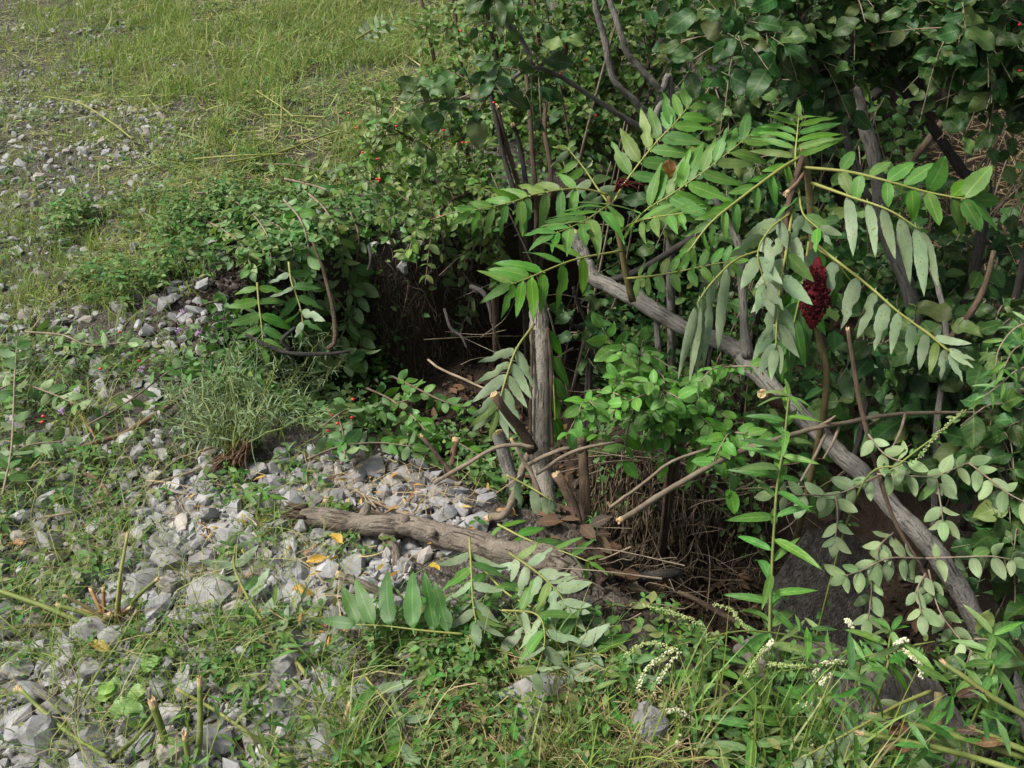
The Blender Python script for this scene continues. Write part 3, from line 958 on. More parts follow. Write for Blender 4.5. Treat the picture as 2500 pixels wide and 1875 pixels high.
STUBS = [
    ('stub', [(1300, 1100, 2.62), (1285, 1070, 2.6), (1262, 1035, 2.57), (1238, 1010, 2.54), (1207, 966, 2.5)], [16, 14, 12, 11, 12], 'brown_bark', 'brown sawn stub forking out below the pale hanging sumac leaf'),
    ('stub', [(1256, 1210, 2.6), (1241, 1145, 2.62), (1225, 1095, 2.62), (1214, 1058, 2.62)], [18, 17, 16, 16], 'grey_bark', 'stout grey sawn stub standing just beside the upright trunk'),
    ('stub', [(1430, 1290, 2.55), (1427, 1200, 2.57), (1424, 1120, 2.58), (1421, 1060, 2.59)], [14, 13, 12, 11], 'brown_bark', 'slim reddish sawn stub standing clear at the edge of the root tangle'),
    ('stub', [(1415, 1310, 2.48), (1403, 1250, 2.5), (1380, 1195, 2.5), (1358, 1158, 2.5)], [15, 13, 12, 12], 'brown_bark', 'short ragged stub with yellow splintered top at the trunk foot'),
    ('stub', [(1100, 1190, 2.6), (1104, 1130, 2.61), (1107, 1100, 2.62), (1113, 1074, 2.62)], [8, 8, 8, 10], 'wood_red', 'small peeled pale stub with flared top in the weeds'),
    ('cut_shoot', [(1125, 1190, 2.5), (1090, 1140, 2.52), (1055, 1095, 2.52), (1028, 1066, 2.52)], [6, 6, 5, 6], 'brown_bark', 'thin brown cut stem slanting up from the weeds by the pale stub'),
    ('cut_shoot', [(1320, 1215, 2.47), (1300, 1160, 2.48), (1275, 1120, 2.48), (1250, 1075, 2.48)], [6, 5, 5, 4], 'twig', 'thin dark shoot leaning across the stout grey stub'),
]
for k, (nm, P, r, mt, lab) in enumerate(STUBS):
    base = at(*P[0]); base.z -= 0.03
    T_ = thing(nm, lab, 'stub', base)
    o_, C = stick('stem', T_, P, r, mt, 12, None, 0.08, 20 + k)
    cut_face(T_, C[-1], C[-1] - C[-3], r[-1] * P[-1][2] / FPX * 1.0, 'wood_cut', 'cut_end', 0.006, k)

# --- the long leaning trunk
LT = [(2590, 1930, 2.5), (2490, 1710, 2.5), (2384, 1503, 2.5), (2315, 1385, 2.52), (2243, 1300, 2.55), (2147, 1198, 2.6), (2034, 1090, 2.66), (1898, 958, 2.74), (1835, 885, 2.8), (1790, 846, 2.84), (1675, 803, 2.9), (1565, 735, 2.97), (1451, 672, 3.04), (1425, 620, 3.06), (1404, 576, 3.08)]
base = at(*LT[0]); base.z = gz(base.x, base.y)
T_ = thing('leaning_trunk', 'long smooth grey trunk leaning diagonally across the ditch, sawn at its top', 'tree trunk', base)
o_, C = stick('trunk', T_, LT, [27, 26, 25, 25, 24, 23, 22, 21, 23, 20, 19, 19, 18, 17, 16], 'grey_bark', 20, 130, 0.09, 31, wob=0.02)
cut_face(T_, C[-1], C[-1] - C[-3], 0.0205, 'wood_cut', 'cut_end', 0.012, 7)
stick('branch', T_, [(1826, 870, 2.79), (1818, 800, 2.77), (1811, 690, 2.8), (1800, 590, 2.85), (1760, 510, 2.9), (1722, 450, 2.95)], [15, 11, 10, 9, 8, 6], 'grey_bark', 12, None, 0.07, 32)
so, C2 = stick('branch_stub', T_, [(1905, 985, 2.72), (1880, 972, 2.62), (1862, 962, 2.55)], [15, 14, 13], 'wood_red', 12, 8, 0.08, 33)
cut_face(T_, C2[-1], C2[-1] - C2[-3], 0.014, 'wood_cut', 'cut_end', 0.01, 9)
stick('branch', T_, [(1480, 690, 3.03), (1560, 660, 3.05), (1660, 600, 3.1), (1720, 560, 3.15)], [9, 9, 8, 6], 'dark_bark', 10, None, 0.07, 34)
stick('branch', T_, [(1600, 740, 2.95), (1606, 830, 2.98), (1612, 960, 3.0), (1618, 1100, 3.0)], [8, 8, 7, 7], 'grey_bark', 10, None, 0.08, 35)

# --- loose branches and sticks
STICKS = [
    ('fallen_branch', [(1514, 1268, 2.33), (1600, 1214, 2.38), (1700, 1157, 2.43), (1803, 1105, 2.48), (1938, 1060, 2.5), (2080, 1028, 2.52), (2210, 1011, 2.55), (2405, 1007, 2.6)], [8, 7.5, 7, 7, 6, 5, 5, 3], 'twig', 'long thin brown branch lying across the leaning trunk with a split end', True),
    ('fallen_branch', [(171, 1121), (285, 1084), (366, 1039), (427, 999), (490, 950), (553, 902)], [5, 6, 6, 6, 7, 7], 'wood_red', 'brown broken stick lying on the weeds by the knapweed clump', 'g'),
    ('fallen_twig', [(850, 1205), (900, 1232), (960, 1262), (1010, 1282), (1075, 1300), (1110, 1330)], [3, 4, 4, 5, 6, 5], 'twig', 'forked pale dead twig lying along the top of the log', 'g'),
    ('fallen_twig', [(800, 1240), (870, 1258), (940, 1278), (1000, 1290)], [6, 6, 5, 4], 'brown_bark', 'brown dead stick behind the torn end of the log', 'g'),
    ('fallen_branch', [(1195, 1285), (1245, 1255), (1290, 1235), (1312, 1222)], [10, 10, 9, 8], 'twig', 'crooked grey branch propped between log and upright trunk', 'g'),
    ('fallen_twig', [(1060, 1180), (1130, 1140), (1210, 1095), (1260, 1086), (1303, 1092)], [5, 5, 5, 5, 5], 'twig', 'pale curved twig looping in front of the stout grey stub', 2.45),
    ('fallen_twig', [(1290, 1135), (1340, 1110), (1390, 1090), (1410, 1088), (1420, 1105)], [5, 5, 6, 8, 8], 'twig', 'hooked pale twig lying against the foot of the upright trunk', 2.52),
    ('fallen_branch', [(600, 815), (650, 838), (712, 860), (780, 862), (854, 858)], [4, 6, 6, 5, 3], 'dark_bark', 'dark forked branch lying in the hollow under the leafy cuttings', 2.95),
    ('fallen_branch', [(762, 590), (780, 640), (797, 694), (815, 771), (816, 832), (800, 852)], [3, 4, 5, 5, 6, 6], 'brown_bark', 'grey crooked branch standing in the hollow before the dark bank', 2.95),
    ('fallen_branch', [(55, 1698), (100, 1712), (150, 1738), (200, 1770)], [10, 11, 10, 8], 'grey_bark', 'grey broken stick wedged between stones in the lower corner', 'g'),
    ('fallen_branch', [(835, 1425), (880, 1445), (930, 1470), (1000, 1490)], [10, 11, 9, 7], 'log_bark', 'weathered brown stick among the stones before the log', 'g'),
    ('fallen_twig', [(115, 925), (150, 960), (183, 1007), (215, 1050), (240, 1088)], [3, 4, 4, 4, 3], 'red_stem', 'thin reddish twig lying on the stones at the weedy edge', 'g'),
    ('fallen_twig', [(100, 1285), (200, 1265), (330, 1215), (460, 1175), (550, 1130)], [3, 4, 4, 4, 3], 'twig', 'long thin straight twig across the gravel above the log', 'g'),
    ('fallen_twig', [(205, 1175), (240, 1190), (262, 1215), (275, 1235)], [3, 6, 8, 9], 'wood_red', 'curved brown peeled twig among weeds above the red stalks', 'g'),
    ('fallen_twig', [(300, 1290), (360, 1215), (430, 1150), (520, 1110), (580, 1085)], [2, 3, 3, 3, 2], 'twig', 'fine bowed grey twig arching over the stones', 'g'),
    ('fallen_branch', [(1545, 1410, 2.42), (1580, 1408, 2.42), (1625, 1402, 2.43), (1660, 1398, 2.45)], [11, 13, 13, 11], 'dark_bark', 'short dark rotten stick lying in the root tangle', True),
    ('fallen_branch', [(1655, 1445, 2.3), (1720, 1475, 2.3), (1790, 1515, 2.3), (1840, 1540, 2.3)], [5, 7, 7, 5], 'brown_bark', 'thin brown branch below the root tangle beside the goldenrod', True),
    ('cut_stem', [(2070, 806, 2.28), (2085, 900, 2.29), (2103, 1000, 2.3), (2141, 1141, 2.3), (2182, 1267, 2.28), (2259, 1403, 2.25), (2332, 1546, 2.22)], [5, 5.5, 6, 6, 5, 5, 4], 'brown_bark', None, True),
    ('thin_sapling', [(2280, 1300, 2.85), (2283, 1170, 2.86), (2292, 1007, 2.9), (2308, 850, 2.92), (2305, 780, 2.93), (2285, 690, 2.95), (2262, 625, 2.98)], [8, 8, 8, 8, 7, 7, 6], 'grey_bark', 'thin grey forked sapling behind the pale drooping sumac leaf', True),
    ('dead_snag', [(2200, 430, 3.6), (2250, 365, 3.6), (2295, 308, 3.6), (2335, 262, 3.62), (2375, 215, 3.65)], [6, 8, 9, 9, 7], 'brown_bark', 'broken reddish dead limb against the bare ground behind', True),
    ('fallen_twig', [(1490, 1240, 2.5), (1560, 1190, 2.5), (1640, 1130, 2.5), (1760, 1085, 2.5)], [4, 4, 4, 3], 'twig', 'thin pale twig slanting over the root tangle below bright leaves', True),
    ('fallen_twig', [(1310, 1160, 2.5), (1370, 1120, 2.48), (1430, 1095, 2.47), (1500, 1080, 2.46)], [4, 5, 4, 3], 'twig', 'straight pale twig resting against the slim reddish stub', True),
    ('fallen_twig', [(1045, 880, 2.9), (1080, 905, 2.85), (1140, 930, 2.8), (1190, 950, 2.75)], [3, 3, 3, 2], 'twig', 'thin bare twig before the dark soil of the bank', True),
]
CUT_STEM = None
for k, (nm, P, r, mt, lab, mode) in enumerate(STICKS):
    if mode is True:
        W = px(P); rr = prad(P, r)
    elif mode == 'g':
        W = np.array([tuple(on(u, v, 0.022)) for u, v in P]); dep = project(W)[2]; rr = dep * np.array(r) / FPX
        W[:, 2] = np.maximum(W[:, 2], catmull(W[[0, -1]], len(W))[:, 2])
    else:
        P = [(u, v, mode) for u, v in P]; W = px(P); rr = prad(P, r)
    base = Vector(W[0])
    if lab is None:
        CUT_STEM = (W, rr, mt); continue
    T_ = thing(nm, lab, 'branch' if 'branch' in nm else ('sapling' if 'sapling' in nm else 'stick'), base)
    o_, C = stick('stem', T_, W, rr, mt, 10, None, 0.09, 50 + k, world=True, wob=0.004)
    if rr[0] > 0.006 and nm != 'thin_sapling':
        cut_face(T_, C[0], C[0] - C[2], rr[0], 'wood_cut', 'cut_end', 0.008, k)
    if k == 0:
        for (u, v, u2, v2) in ((2210, 1011, 2180, 1090), (2027, 1035, 1940, 1200), (2000, 1040, 2040, 1015), (2050, 1038, 2010, 1120)):
            stick('twig', T_, [(u, v, 2.53), ((u + u2) / 2 + 4, (v + v2) / 2, 2.5), (u2, v2, 2.48)], [4, 4, 2], 'twig', 6, 10)
    if nm == 'thin_sapling':
        stick('branch', T_, [(2308, 840, 2.92), (2345, 795, 2.9), (2385, 740, 2.88), (2410, 680, 2.86), (2426, 612, 2.85)], [7, 8, 8, 7, 6], 'brown_bark', 8, None, 0.08, 9)
    if nm == 'fallen_branch' and 'forked' in lab:
        stick('branch', T_, [(712, 858, 2.95), (690, 830, 2.93), (720, 800, 2.9)], [6, 5, 4], 'dark_bark', 8, 8)
    if 'forked pale' in lab:
        for (u, v, u2, v2) in ((900, 1232, 940, 1290), (960, 1262, 900, 1300), (880, 1222, 845, 1215)):
            w0, w1 = on(u, v, .025), on(u2, v2, .03)
            stick('twig', T_, [tuple(w0), tuple((w0 + w1) / 2), tuple(w1)], [.003, .0025, .0015], 'twig', 6, 6, world=True)


# ================================================================== FRONDS (compound sumac leaves)
CAMV = np.array(CAM)
ZUP = np.array([0, 0, 1.0])


def frond(parent, pts, n, Lpx, face='top', hang=0.0, ang=62, sides='both', kc=0.5, kz=0.6, mat='sumac', stalk='yellow_stem', rp=3.2,
          t0=0.18, extra=(0, 0, 0), jit=0.11, seed=0, world=False, tip=True, flip=0.0, prof=None, wid=1.0, name='leaf_stalk'):
    """rachis through points, n leaflet pairs; Lpx longest leaflet in photo pixels"""
    g = np.random.default_rng(1000 + seed)
    W = np.asarray(pts, float) if world else px(pts)
    dep = project(W)[2]
    ro, C = stick(name, parent, W, np.linspace(rp, rp * 0.4, len(W)) * dep / FPX, stalk, 6, 24, 0.04, seed, world=True)
    T = unit(np.gradient(C, axis=0)); m = len(C)
    L0 = 1.1 * Lpx * dep.mean() / FPX
    set_ = LS[mat]
    for i in range(n + (1 if tip else 0)):
        last = i == n
        t = 1.0 if last else t0 + (0.97 - t0) * i / max(1, n - 1) * 0.98
        for s in ((0,) if last else (-1, 1)):
            if not last and ((sides == 'left' and s > 0) or (sides == 'right' and s < 0)): continue
            tt = min(1, max(0, t + (0 if last else g.uniform(-0.015, 0.015))))
            k = min(m - 1, int(round(tt * (m - 1))))
            p = C[k]; Tn = T[k]
            cv = unit(CAMV - p)
            Nn = unit(kc * cv + kz * ZUP + np.asarray(extra))
            Nn = unit(Nn - Tn * Nn.dot(Tn))
            S = np.cross(Tn, Nn)
            a = R(ang) * (0.0 if last else 1) * (1 - 0.35 * tt)
            d = Tn * math.cos(a) + S * s * math.sin(a) - ZUP * hang + g.normal(0, jit, 3) * 0.7
            nn = Nn + g.normal(0, jit * 1.4, 3)
            if hang > 0.5: nn = unit(cv + 0.25 * g.normal(size=3))
            if (face == 'under') != (g.random() < flip): nn = -nn
            pf = (0.62 + 0.38 * math.sin(math.pi * min(1, 0.12 + 0.8 * tt))) if prof is None else np.interp(tt, *prof)
            put_leaf(ro, 'leaflet', set_[g.integers(len(set_))], p, d, nn, L0 * pf * g.uniform(0.88, 1.1), wid * g.uniform(0.9, 1.1))
    return ro


# ---- the sumac shoot over the leaning trunk
ST = [(1545, 735, 2.84), (1528, 667, 2.8), (1512, 582, 2.76), (1493, 508, 2.74), (1484, 478, 2.73)]
base = at(*ST[0])
T_ = thing('sumac_shoot', 'sumac shoot with bright green arching leaves growing off the leaning trunk', 'sumac', base)
stick('stem', T_, ST, [9, 8, 7, 6, 5], 'fuzzy_stem', 10, None, 0.05, 3)
frond(T_, [(1487, 476, 2.73), (1410, 460, 2.70), (1308, 474, 2.66), (1247, 494, 2.64), (1150, 515, 2.6)], 8, 88, hang=0.55, ang=75, seed=1, kc=0.8, kz=0.4, t0=0.25)
frond(T_, [(1500, 490, 2.73), (1528, 443, 2.72), (1593, 358, 2.72), (1654, 293, 2.72), (1705, 228, 2.74)], 9, 108, seed=2, ang=66, kc=0.7, kz=0.5, t0=0.3)
frond(T_, [(1516, 590, 2.76), (1573, 517, 2.7), (1637, 476, 2.66), (1734, 407, 2.62), (1830, 330, 2.6)], 9, 112, seed=3, ang=58, kc=0.75, kz=0.4, t0=0.3, hang=0.15)
frond(T_, [(1495, 500, 2.74), (1480, 505, 2.62), (1425, 540, 2.48), (1350, 572, 2.38)], 7, 118, seed=4, ang=50, kc=0.45, kz=0.9, t0=0.2)
frond(T_, [(1520, 612, 2.76), (1410, 632, 2.68), (1329, 662, 2.62), (1280, 683, 2.58), (1250, 692, 2.56)], 6, 108, seed=5, ang=70, kc=0.8, kz=0.5, t0=0.22, hang=0.12)
frond(T_, [(1530, 680, 2.78), (1590, 674, 2.7), (1660, 662, 2.66), (1742, 645, 2.62), (1790, 638, 2.6)], 9, 52, seed=6, mat='sumac_round', ang=82, kc=0.8, kz=0.4, t0=0.12)
frond(T_, [(1489, 500, 2.74), (1459, 460, 2.76), (1426, 411, 2.78), (1386, 362, 2.8)], 6, 74, seed=7, hang=0.75, ang=70, kc=0.8, kz=0.3, face='under', flip=0.5)
frond(T_, [(1510, 570, 2.76), (1545, 545, 2.66), (1600, 530, 2.58), (1670, 520, 2.5)], 6, 80, seed=8, ang=60, kc=0.5, kz=0.7, hang=0.1)
mb = MB()
for k in range(12):
    p = np.array(at(1500, 470, 2.72)); q = np.array(at(1545 + random.uniform(-35, 40), 446 + random.uniform(-14, 18), 2.7))
    tube(mb, catmull([p, (p + q) / 2 + [0, 0, 0.02], q], 8), 0.0017, 5)
link('fruit_stalks', mb.mesh('fruit_stalks', 'fruit', True, base), T_)

# ---- the broken sumac with pale undersides and the fruit
B1 = [(2010, 1010, 2.62), (1996, 800, 2.56), (1982, 560, 2.48), (1974, 448, 2.45), (1962, 370, 2.43)]
base = at(*B1[0]); base.z = gz(base.x, base.y)
T_ = thing('broken_sumac', 'snapped sumac stem with drooping leaves turned to their pale undersides', 'sumac', base)
so, C = stick('stem', T_, [tuple(base)] + [tuple(at(*p)) for p in B1], [0.010, 0.009, 0.009, 0.0095, 0.009, 0.0085], 'fuzzy_stem', 12, None, 0.05, 4, world=True)
cut_face(T_, C[-1], C[-1] - C[-3], 0.0085, 'wood_cut', 'cut_end', 0.01, 3)
stick('snapped_stem', T_, [(1958, 384, 2.42), (1938, 448, 2.38), (1924, 508, 2.36), (1915, 620, 2.36), (1912, 720, 2.38)], [8, 8, 7, 6, 5], 'brown_bark', 10, None, 0.06, 5)
so, C = stick('broken_twig', T_, [(1962, 423, 2.4), (1945, 448, 2.36), (1922, 470, 2.33)], [4, 5, 6], 'wood_red', 8, 8, 0.1, 6)
cut_face(T_, C[-1], C[-1] - C[-3], 0.006, 'wood_cut', 'broken_end', 0.012, 6)
frond(T_, [(1945, 440, 2.42), (1942, 378, 2.42), (1946, 330, 2.44), (1950, 285, 2.48)], 6, 112, seed=11, ang=82, kc=0.95, kz=0.35, t0=0.32, jit=0.05, wid=0.62)
frond(T_, [(1952, 384, 2.42), (1901, 415, 2.36), (1803, 488, 2.3), (1734, 545, 2.28), (1680, 615, 2.28)], 8, 72, seed=12, hang=0.6, ang=65, kc=0.7, kz=0.5, rp=4.5)
frond(T_, [(1970, 580, 2.45), (1880, 605, 2.36), (1800, 632, 2.3), (1750, 677, 2.26), (1722, 710, 2.24), (1702, 742, 2.23)], 4, 185, seed=13, hang=2.6, kc=1.0, kz=0.05, ang=40, face='under', sides='left', t0=0.48, wid=0.46, rp=4, prof=([0, 1], [0.95, 1.0]), jit=0.1)
frond(T_, [(1950, 408, 2.42), (2068, 419, 2.38), (2170, 443, 2.34), (2259, 468, 2.32), (2344, 484, 2.3), (2370, 486, 2.3)], 8, 92, seed=14, ang=72, kc=0.9, kz=0.4, mat='sumac_round', rp=4.5, prof=([0, .3, .6, 1], [0.7, 0.7, 1, 1]), jit=0.2)
frond(T_, [(1980, 446, 2.44), (2076, 480, 2.36), (2170, 513, 2.3), (2245, 560, 2.28)], 5, 142, seed=15, hang=1.1, kc=1.0, kz=0.05, ang=30, face='under', sides='right', rp=4.5, t0=0.3, prof=([0, 1], [0.9, 1.0]), jit=0.06, wid=0.7)
frond(T_, [(1985, 585, 2.47), (2011, 612, 2.42), (2121, 698, 2.34), (2190, 759, 2.3), (2267, 816, 2.28), (2318, 860, 2.26)], 10, 118, seed=16, hang=0.75, kc=1.0, kz=0.05, ang=72, face='under', sides='right', rp=4.5, t0=0.15, prof=([0, .3, 1], [0.9, 1.0, 0.62]), jit=0.06, wid=0.95)
frond(T_, [(2200, 770, 2.3), (2267, 812, 2.28), (2318, 856, 2.26)], 2, 90, seed=17, ang=35, face='under', sides='left', rp=2, t0=0.6, jit=0.08)
frond(T_, [(1935, 505, 2.38), (1922, 600, 2.3), (1907, 680, 2.26), (1897, 780, 2.26), (1894, 850, 2.26)], 7, 104, seed=18, hang=0.9, kc=1.0, kz=0.05, ang=68, face='under', rp=4, t0=0.02, flip=0.1, wid=1.25, jit=0.3)
frond(T_, [(1930, 520, 2.36), (1880, 560, 2.28), (1850, 620, 2.24), (1870, 700, 2.24)], 4, 92, seed=19, hang=0.8, kc=1.0, kz=0.05, ang=60, face='under', rp=3, wid=1.3, jit=0.35)
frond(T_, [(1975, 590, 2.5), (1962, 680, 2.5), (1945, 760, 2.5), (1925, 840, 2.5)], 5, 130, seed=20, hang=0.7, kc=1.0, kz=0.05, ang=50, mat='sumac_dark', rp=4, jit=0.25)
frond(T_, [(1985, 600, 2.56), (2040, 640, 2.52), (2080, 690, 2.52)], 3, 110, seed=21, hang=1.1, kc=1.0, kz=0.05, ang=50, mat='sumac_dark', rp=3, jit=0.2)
frond(T_, [(1950, 460, 2.4), (1960, 520, 2.3), (2000, 560, 2.26)], 3, 84, seed=22, hang=0.3, ang=70, rp=3, wid=1.3, jit=0.35, flip=0.3)
# the fruit cone: many little drupes
gf = np.random.default_rng(5)
Vb, Fb = stone_data(77, 1, 0)
Vb = unit(Vb) * 0.5
mb = MB()
ax0, ax1 = np.array(at(1995, 655, 2.41)), np.array(at(1982, 800, 2.38))
ax_ = unit(ax1 - ax0); e1 = unit(np.cross(ax_, [0.2, 0.9, 0.1])); e2 = np.cross(ax_, e1)
for k in range(620):
    t = gf.random() ** 0.9; th = gf.uniform(0, 6.28)
    rad = np.interp(t, [0, 0.25, 0.45, 0.7, 0.88, 1], [0.014, 0.022, 0.034, 0.026, 0.014, 0.003]) * (1 + 0.12 * math.sin(3 * th + 14 * t)) * gf.uniform(0.8, 1.15)
    p = ax0 + (ax1 - ax0) * t + rad * (math.cos(th) * e1 + math.sin(th) * e2)
    mb.add(Vb * gf.uniform(0.007, 0.011) @ rot_random(gf).T + p, Fb)
tube(mb, np.array([ax0 - ax_ * 0.03, ax0, (ax0 + ax1) / 2, ax1 - ax_ * 0.01]), [0.004, 0.016, 0.026, 0.003], 8)
fr = link('fruit_head', mb.mesh('fruit_head', 'fruit', True, base), T_)
fr['label'] = 'dark red cone of sumac fruit hanging among the leaves'

# ---- loose and hanging single sumac leaves
LOOSE = [
    ('sumac_leaf', 'pale sumac leaf hanging underside out against the upright trunk', dict(pts=[(1305, 790, 2.66), (1262, 850, 2.62), (1240, 909, 2.6), (1223, 966, 2.58), (1214, 1000, 2.58)], n=6, Lpx=100, hang=0.35, ang=62, face='under', kc=1, kz=0.1, jit=0.06, wid=0.85, t0=0.25)),
    ('sumac_leaf', 'green sumac leaf hanging close behind the upright trunk', dict(pts=[(1325, 760, 2.8), (1345, 850, 2.82), (1352, 950, 2.82), (1356, 1030, 2.82)], n=5, Lpx=90, hang=0.8, ang=45, kc=1, kz=0.2, jit=0.2, mat='sumac')),
    ('sumac_leaf', 'pale drooping sumac leaf at the foot of the upright trunk', dict(pts=[(1236, 1160, 2.4), (1288, 1186, 2.4), (1325, 1208, 2.38), (1345, 1222, 2.38)], n=4, Lpx=78, hang=1.4, ang=45, face='under', kc=1, kz=0.1, jit=0.15, sides='right', wid=1.1)),
    ('sumac_leaf', 'wilted sumac leaf draped over the log, stalk pointing straight down', dict(pts=[(1146, 1312, 2.3), (1150, 1383, 2.24), (1154, 1464, 2.16), (1162, 1520, 2.12)], n=6, Lpx=102, hang=0.3, ang=60, face='under', kc=1, kz=0.3, jit=0.2, wid=1.0, flip=0.25)),
    ('sumac_leaf', 'small leafed sumac frond slanting over the thick end of the log', dict(pts=[(1243, 1350, 2.26), (1308, 1395, 2.22), (1357, 1440, 2.18), (1392, 1490, 2.14)], n=7, Lpx=84, hang=0.15, ang=66, face='under', kc=1, kz=0.3, jit=0.2, t0=0.08, wid=1.2)),
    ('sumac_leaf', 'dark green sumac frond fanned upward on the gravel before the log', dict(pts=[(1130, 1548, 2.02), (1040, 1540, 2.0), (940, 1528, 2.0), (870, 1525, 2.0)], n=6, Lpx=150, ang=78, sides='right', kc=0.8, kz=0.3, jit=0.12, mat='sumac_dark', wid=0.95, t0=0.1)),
    ('sumac_leaf', 'sumac frond with curled green leaflets behind the thick end of the log', dict(pts=[(1215, 1280, 2.42), (1290, 1318, 2.4), (1370, 1345, 2.38), (1440, 1372, 2.36)], n=6, Lpx=80, ang=75, kc=0.4, kz=0.6, jit=0.35, mat='sumac', t0=0.05)),
    ('sumac_leaf', 'pale sumac leaf lying flat in the clover below the log', dict(pts=[(1150, 1572, 2.0), (1230, 1590, 1.98), (1310, 1612, 1.96), (1400, 1650, 1.94)], n=5, Lpx=80, ang=60, face='under', kc=1, kz=0.5, jit=0.25, wid=1.35, t0=0.1)),
    ('sumac_leaf', 'sumac leaf with dark and pale leaflets lying beside the goldenrod edge of the log', dict(pts=[(1225, 1490, 2.1), (1310, 1500, 2.08), (1330, 1560, 2.04), (1310, 1640, 2.0)], n=5, Lpx=96, ang=62, face='under', kc=1, kz=0.5, jit=0.3, flip=0.35, wid=1.2)),
    ('sumac_leaf', 'sumac leaf lying in the grass along the bottom edge, pale leaflets up', dict(pts=[(890, 1650, 1.92), (960, 1740, 1.88), (985, 1820, 1.85)], n=3, Lpx=110, ang=60, face='under', kc=1, kz=0.6, jit=0.3, flip=0.4, wid=1.25)),
    ('sumac_leaf', 'sumac leaf hanging inside the hollow, leaflets spread level', dict(pts=[(628, 690, 3.02), (632, 740, 3.0), (638, 790, 2.98), (642, 835, 2.96)], n=5, Lpx=74, ang=85, kc=0.8, kz=0.3, jit=0.15, mat='sumac', t0=0.1, wid=1.1)),
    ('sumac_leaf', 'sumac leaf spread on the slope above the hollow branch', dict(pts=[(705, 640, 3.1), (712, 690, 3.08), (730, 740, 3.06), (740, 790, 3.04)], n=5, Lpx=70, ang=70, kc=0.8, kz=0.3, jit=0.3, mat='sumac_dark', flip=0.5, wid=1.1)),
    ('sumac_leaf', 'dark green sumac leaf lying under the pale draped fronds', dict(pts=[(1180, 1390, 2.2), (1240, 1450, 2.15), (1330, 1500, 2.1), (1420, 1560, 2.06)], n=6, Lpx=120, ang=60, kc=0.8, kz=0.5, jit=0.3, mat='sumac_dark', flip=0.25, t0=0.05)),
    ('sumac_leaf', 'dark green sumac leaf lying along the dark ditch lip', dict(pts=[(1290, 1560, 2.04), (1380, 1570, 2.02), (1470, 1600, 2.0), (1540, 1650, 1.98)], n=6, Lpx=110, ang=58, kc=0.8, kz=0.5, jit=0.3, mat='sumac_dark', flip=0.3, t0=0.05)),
    ('sumac_leaf', 'far pale sumac leaf lying on the cut grass by the shrubs', dict(pts=[(870, 96, 5.4), (905, 75, 5.5), (950, 60, 5.6)], n=7, Lpx=38, ang=70, face='under', kc=0.7, kz=0.7, jit=0.15, wid=1.1)),
    ('sumac_leaf', 'row of pale sumac leaflets hanging over the bottom corner weeds', dict(pts=[(2271, 1688, 1.78), (2190, 1722, 1.76), (2110, 1768, 1.74), (2048, 1802, 1.73), (1960, 1850, 1.72)], n=7, Lpx=118, hang=1.4, ang=55, face='under', kc=1, kz=0.2, jit=0.18, wid=1.35, sides='left', rp=5, t0=0.1)),
]
for k, (nm, lab, kw) in enumerate(LOOSE):
    P = kw.pop('pts')
    W = px(P)
    if k >= 3:
        G = np.array([tuple(on(u, v, 0)) for u, v, _ in P]); dg = project(G)[2]
        W = np.array([tuple(at(u, v, min(d, q - (0.13 if k < 6 or k == 8 else (0.02 if 'far pale' in lab else 0.07))))) for (u, v, d), q in zip(P, dg)])
    T_ = thing(nm, lab, 'leaf', Vector(W[0]), 'loose sumac leaves')
    frond(T_, W, seed=40 + k, world=True, **kw)


# ================================================================== LEAFY SHRUBS AND BRANCHES
def leafy(parent, pts, mat, Lpx, spacing_px, face='top', hang=0.2, rp=2.5, stem='twig', kc=0.7, kz=0.5, ang=58, jit=0.25, seed=0, opp=True, world=False, t0=0.08, flip=0.0, tip=True, wid=1.0, stem_name='twig'):
    """a twig with leaves along it, each leaf an object"""
    g = np.random.default_rng(3000 + seed)
    W = np.asarray(pts, float) if world else px(pts)
    dep = project(W)[2]
    m = max(10, int(np.linalg.norm(np.diff(W, axis=0), axis=1).sum() / 0.01))
    ro, C = stick(stem_name, parent, W, np.linspace(rp, rp * 0.5, len(W)) * dep / FPX, stem, 6, m, 0.05, seed, world=True)
    T = unit(np.gradient(C, axis=0))
    ln = np.concatenate([[0], np.cumsum(np.linalg.norm(np.diff(C, axis=0), axis=1))])
    L0 = Lpx * dep.mean() / FPX; sp = spacing_px * dep.mean() / FPX
    d0 = ln[-1] * t0; i = 0
    set_ = LS[mat]
    while d0 < ln[-1]:
        k = min(m - 1, np.searchsorted(ln, d0)); p = C[k]; Tn = T[k]
        cv = unit(CAMV - p)
        N0 = unit(kc * cv + kz * ZUP); N0 = unit(N0 - Tn * N0.dot(Tn)); S = np.cross(Tn, N0)
        for s in ((-1, 1) if opp else ((-1) ** i,)):
            a = R(ang) * g.uniform(0.75, 1.2)
            d = Tn * math.cos(a) + S * s * math.sin(a) - ZUP * hang + g.normal(0, jit, 3) * 0.7
            nn = N0 + g.normal(0, jit * 1.3, 3)
            if (face == 'under') != (g.random() < flip): nn = -nn
            put_leaf(ro, 'leaf', set_[g.integers(len(set_))], p, d, nn, L0 * g.uniform(0.7, 1.12), wid * g.uniform(0.9, 1.1))
        d0 += sp * g.uniform(0.8, 1.2); i += 1
    if tip:
        put_leaf(ro, 'leaf', set_[0], C[-1], T[-1] - ZUP * hang * 0.5, (-1 if face == 'under' else 1) * unit(CAMV - C[-1]), L0 * 0.9)
    return ro


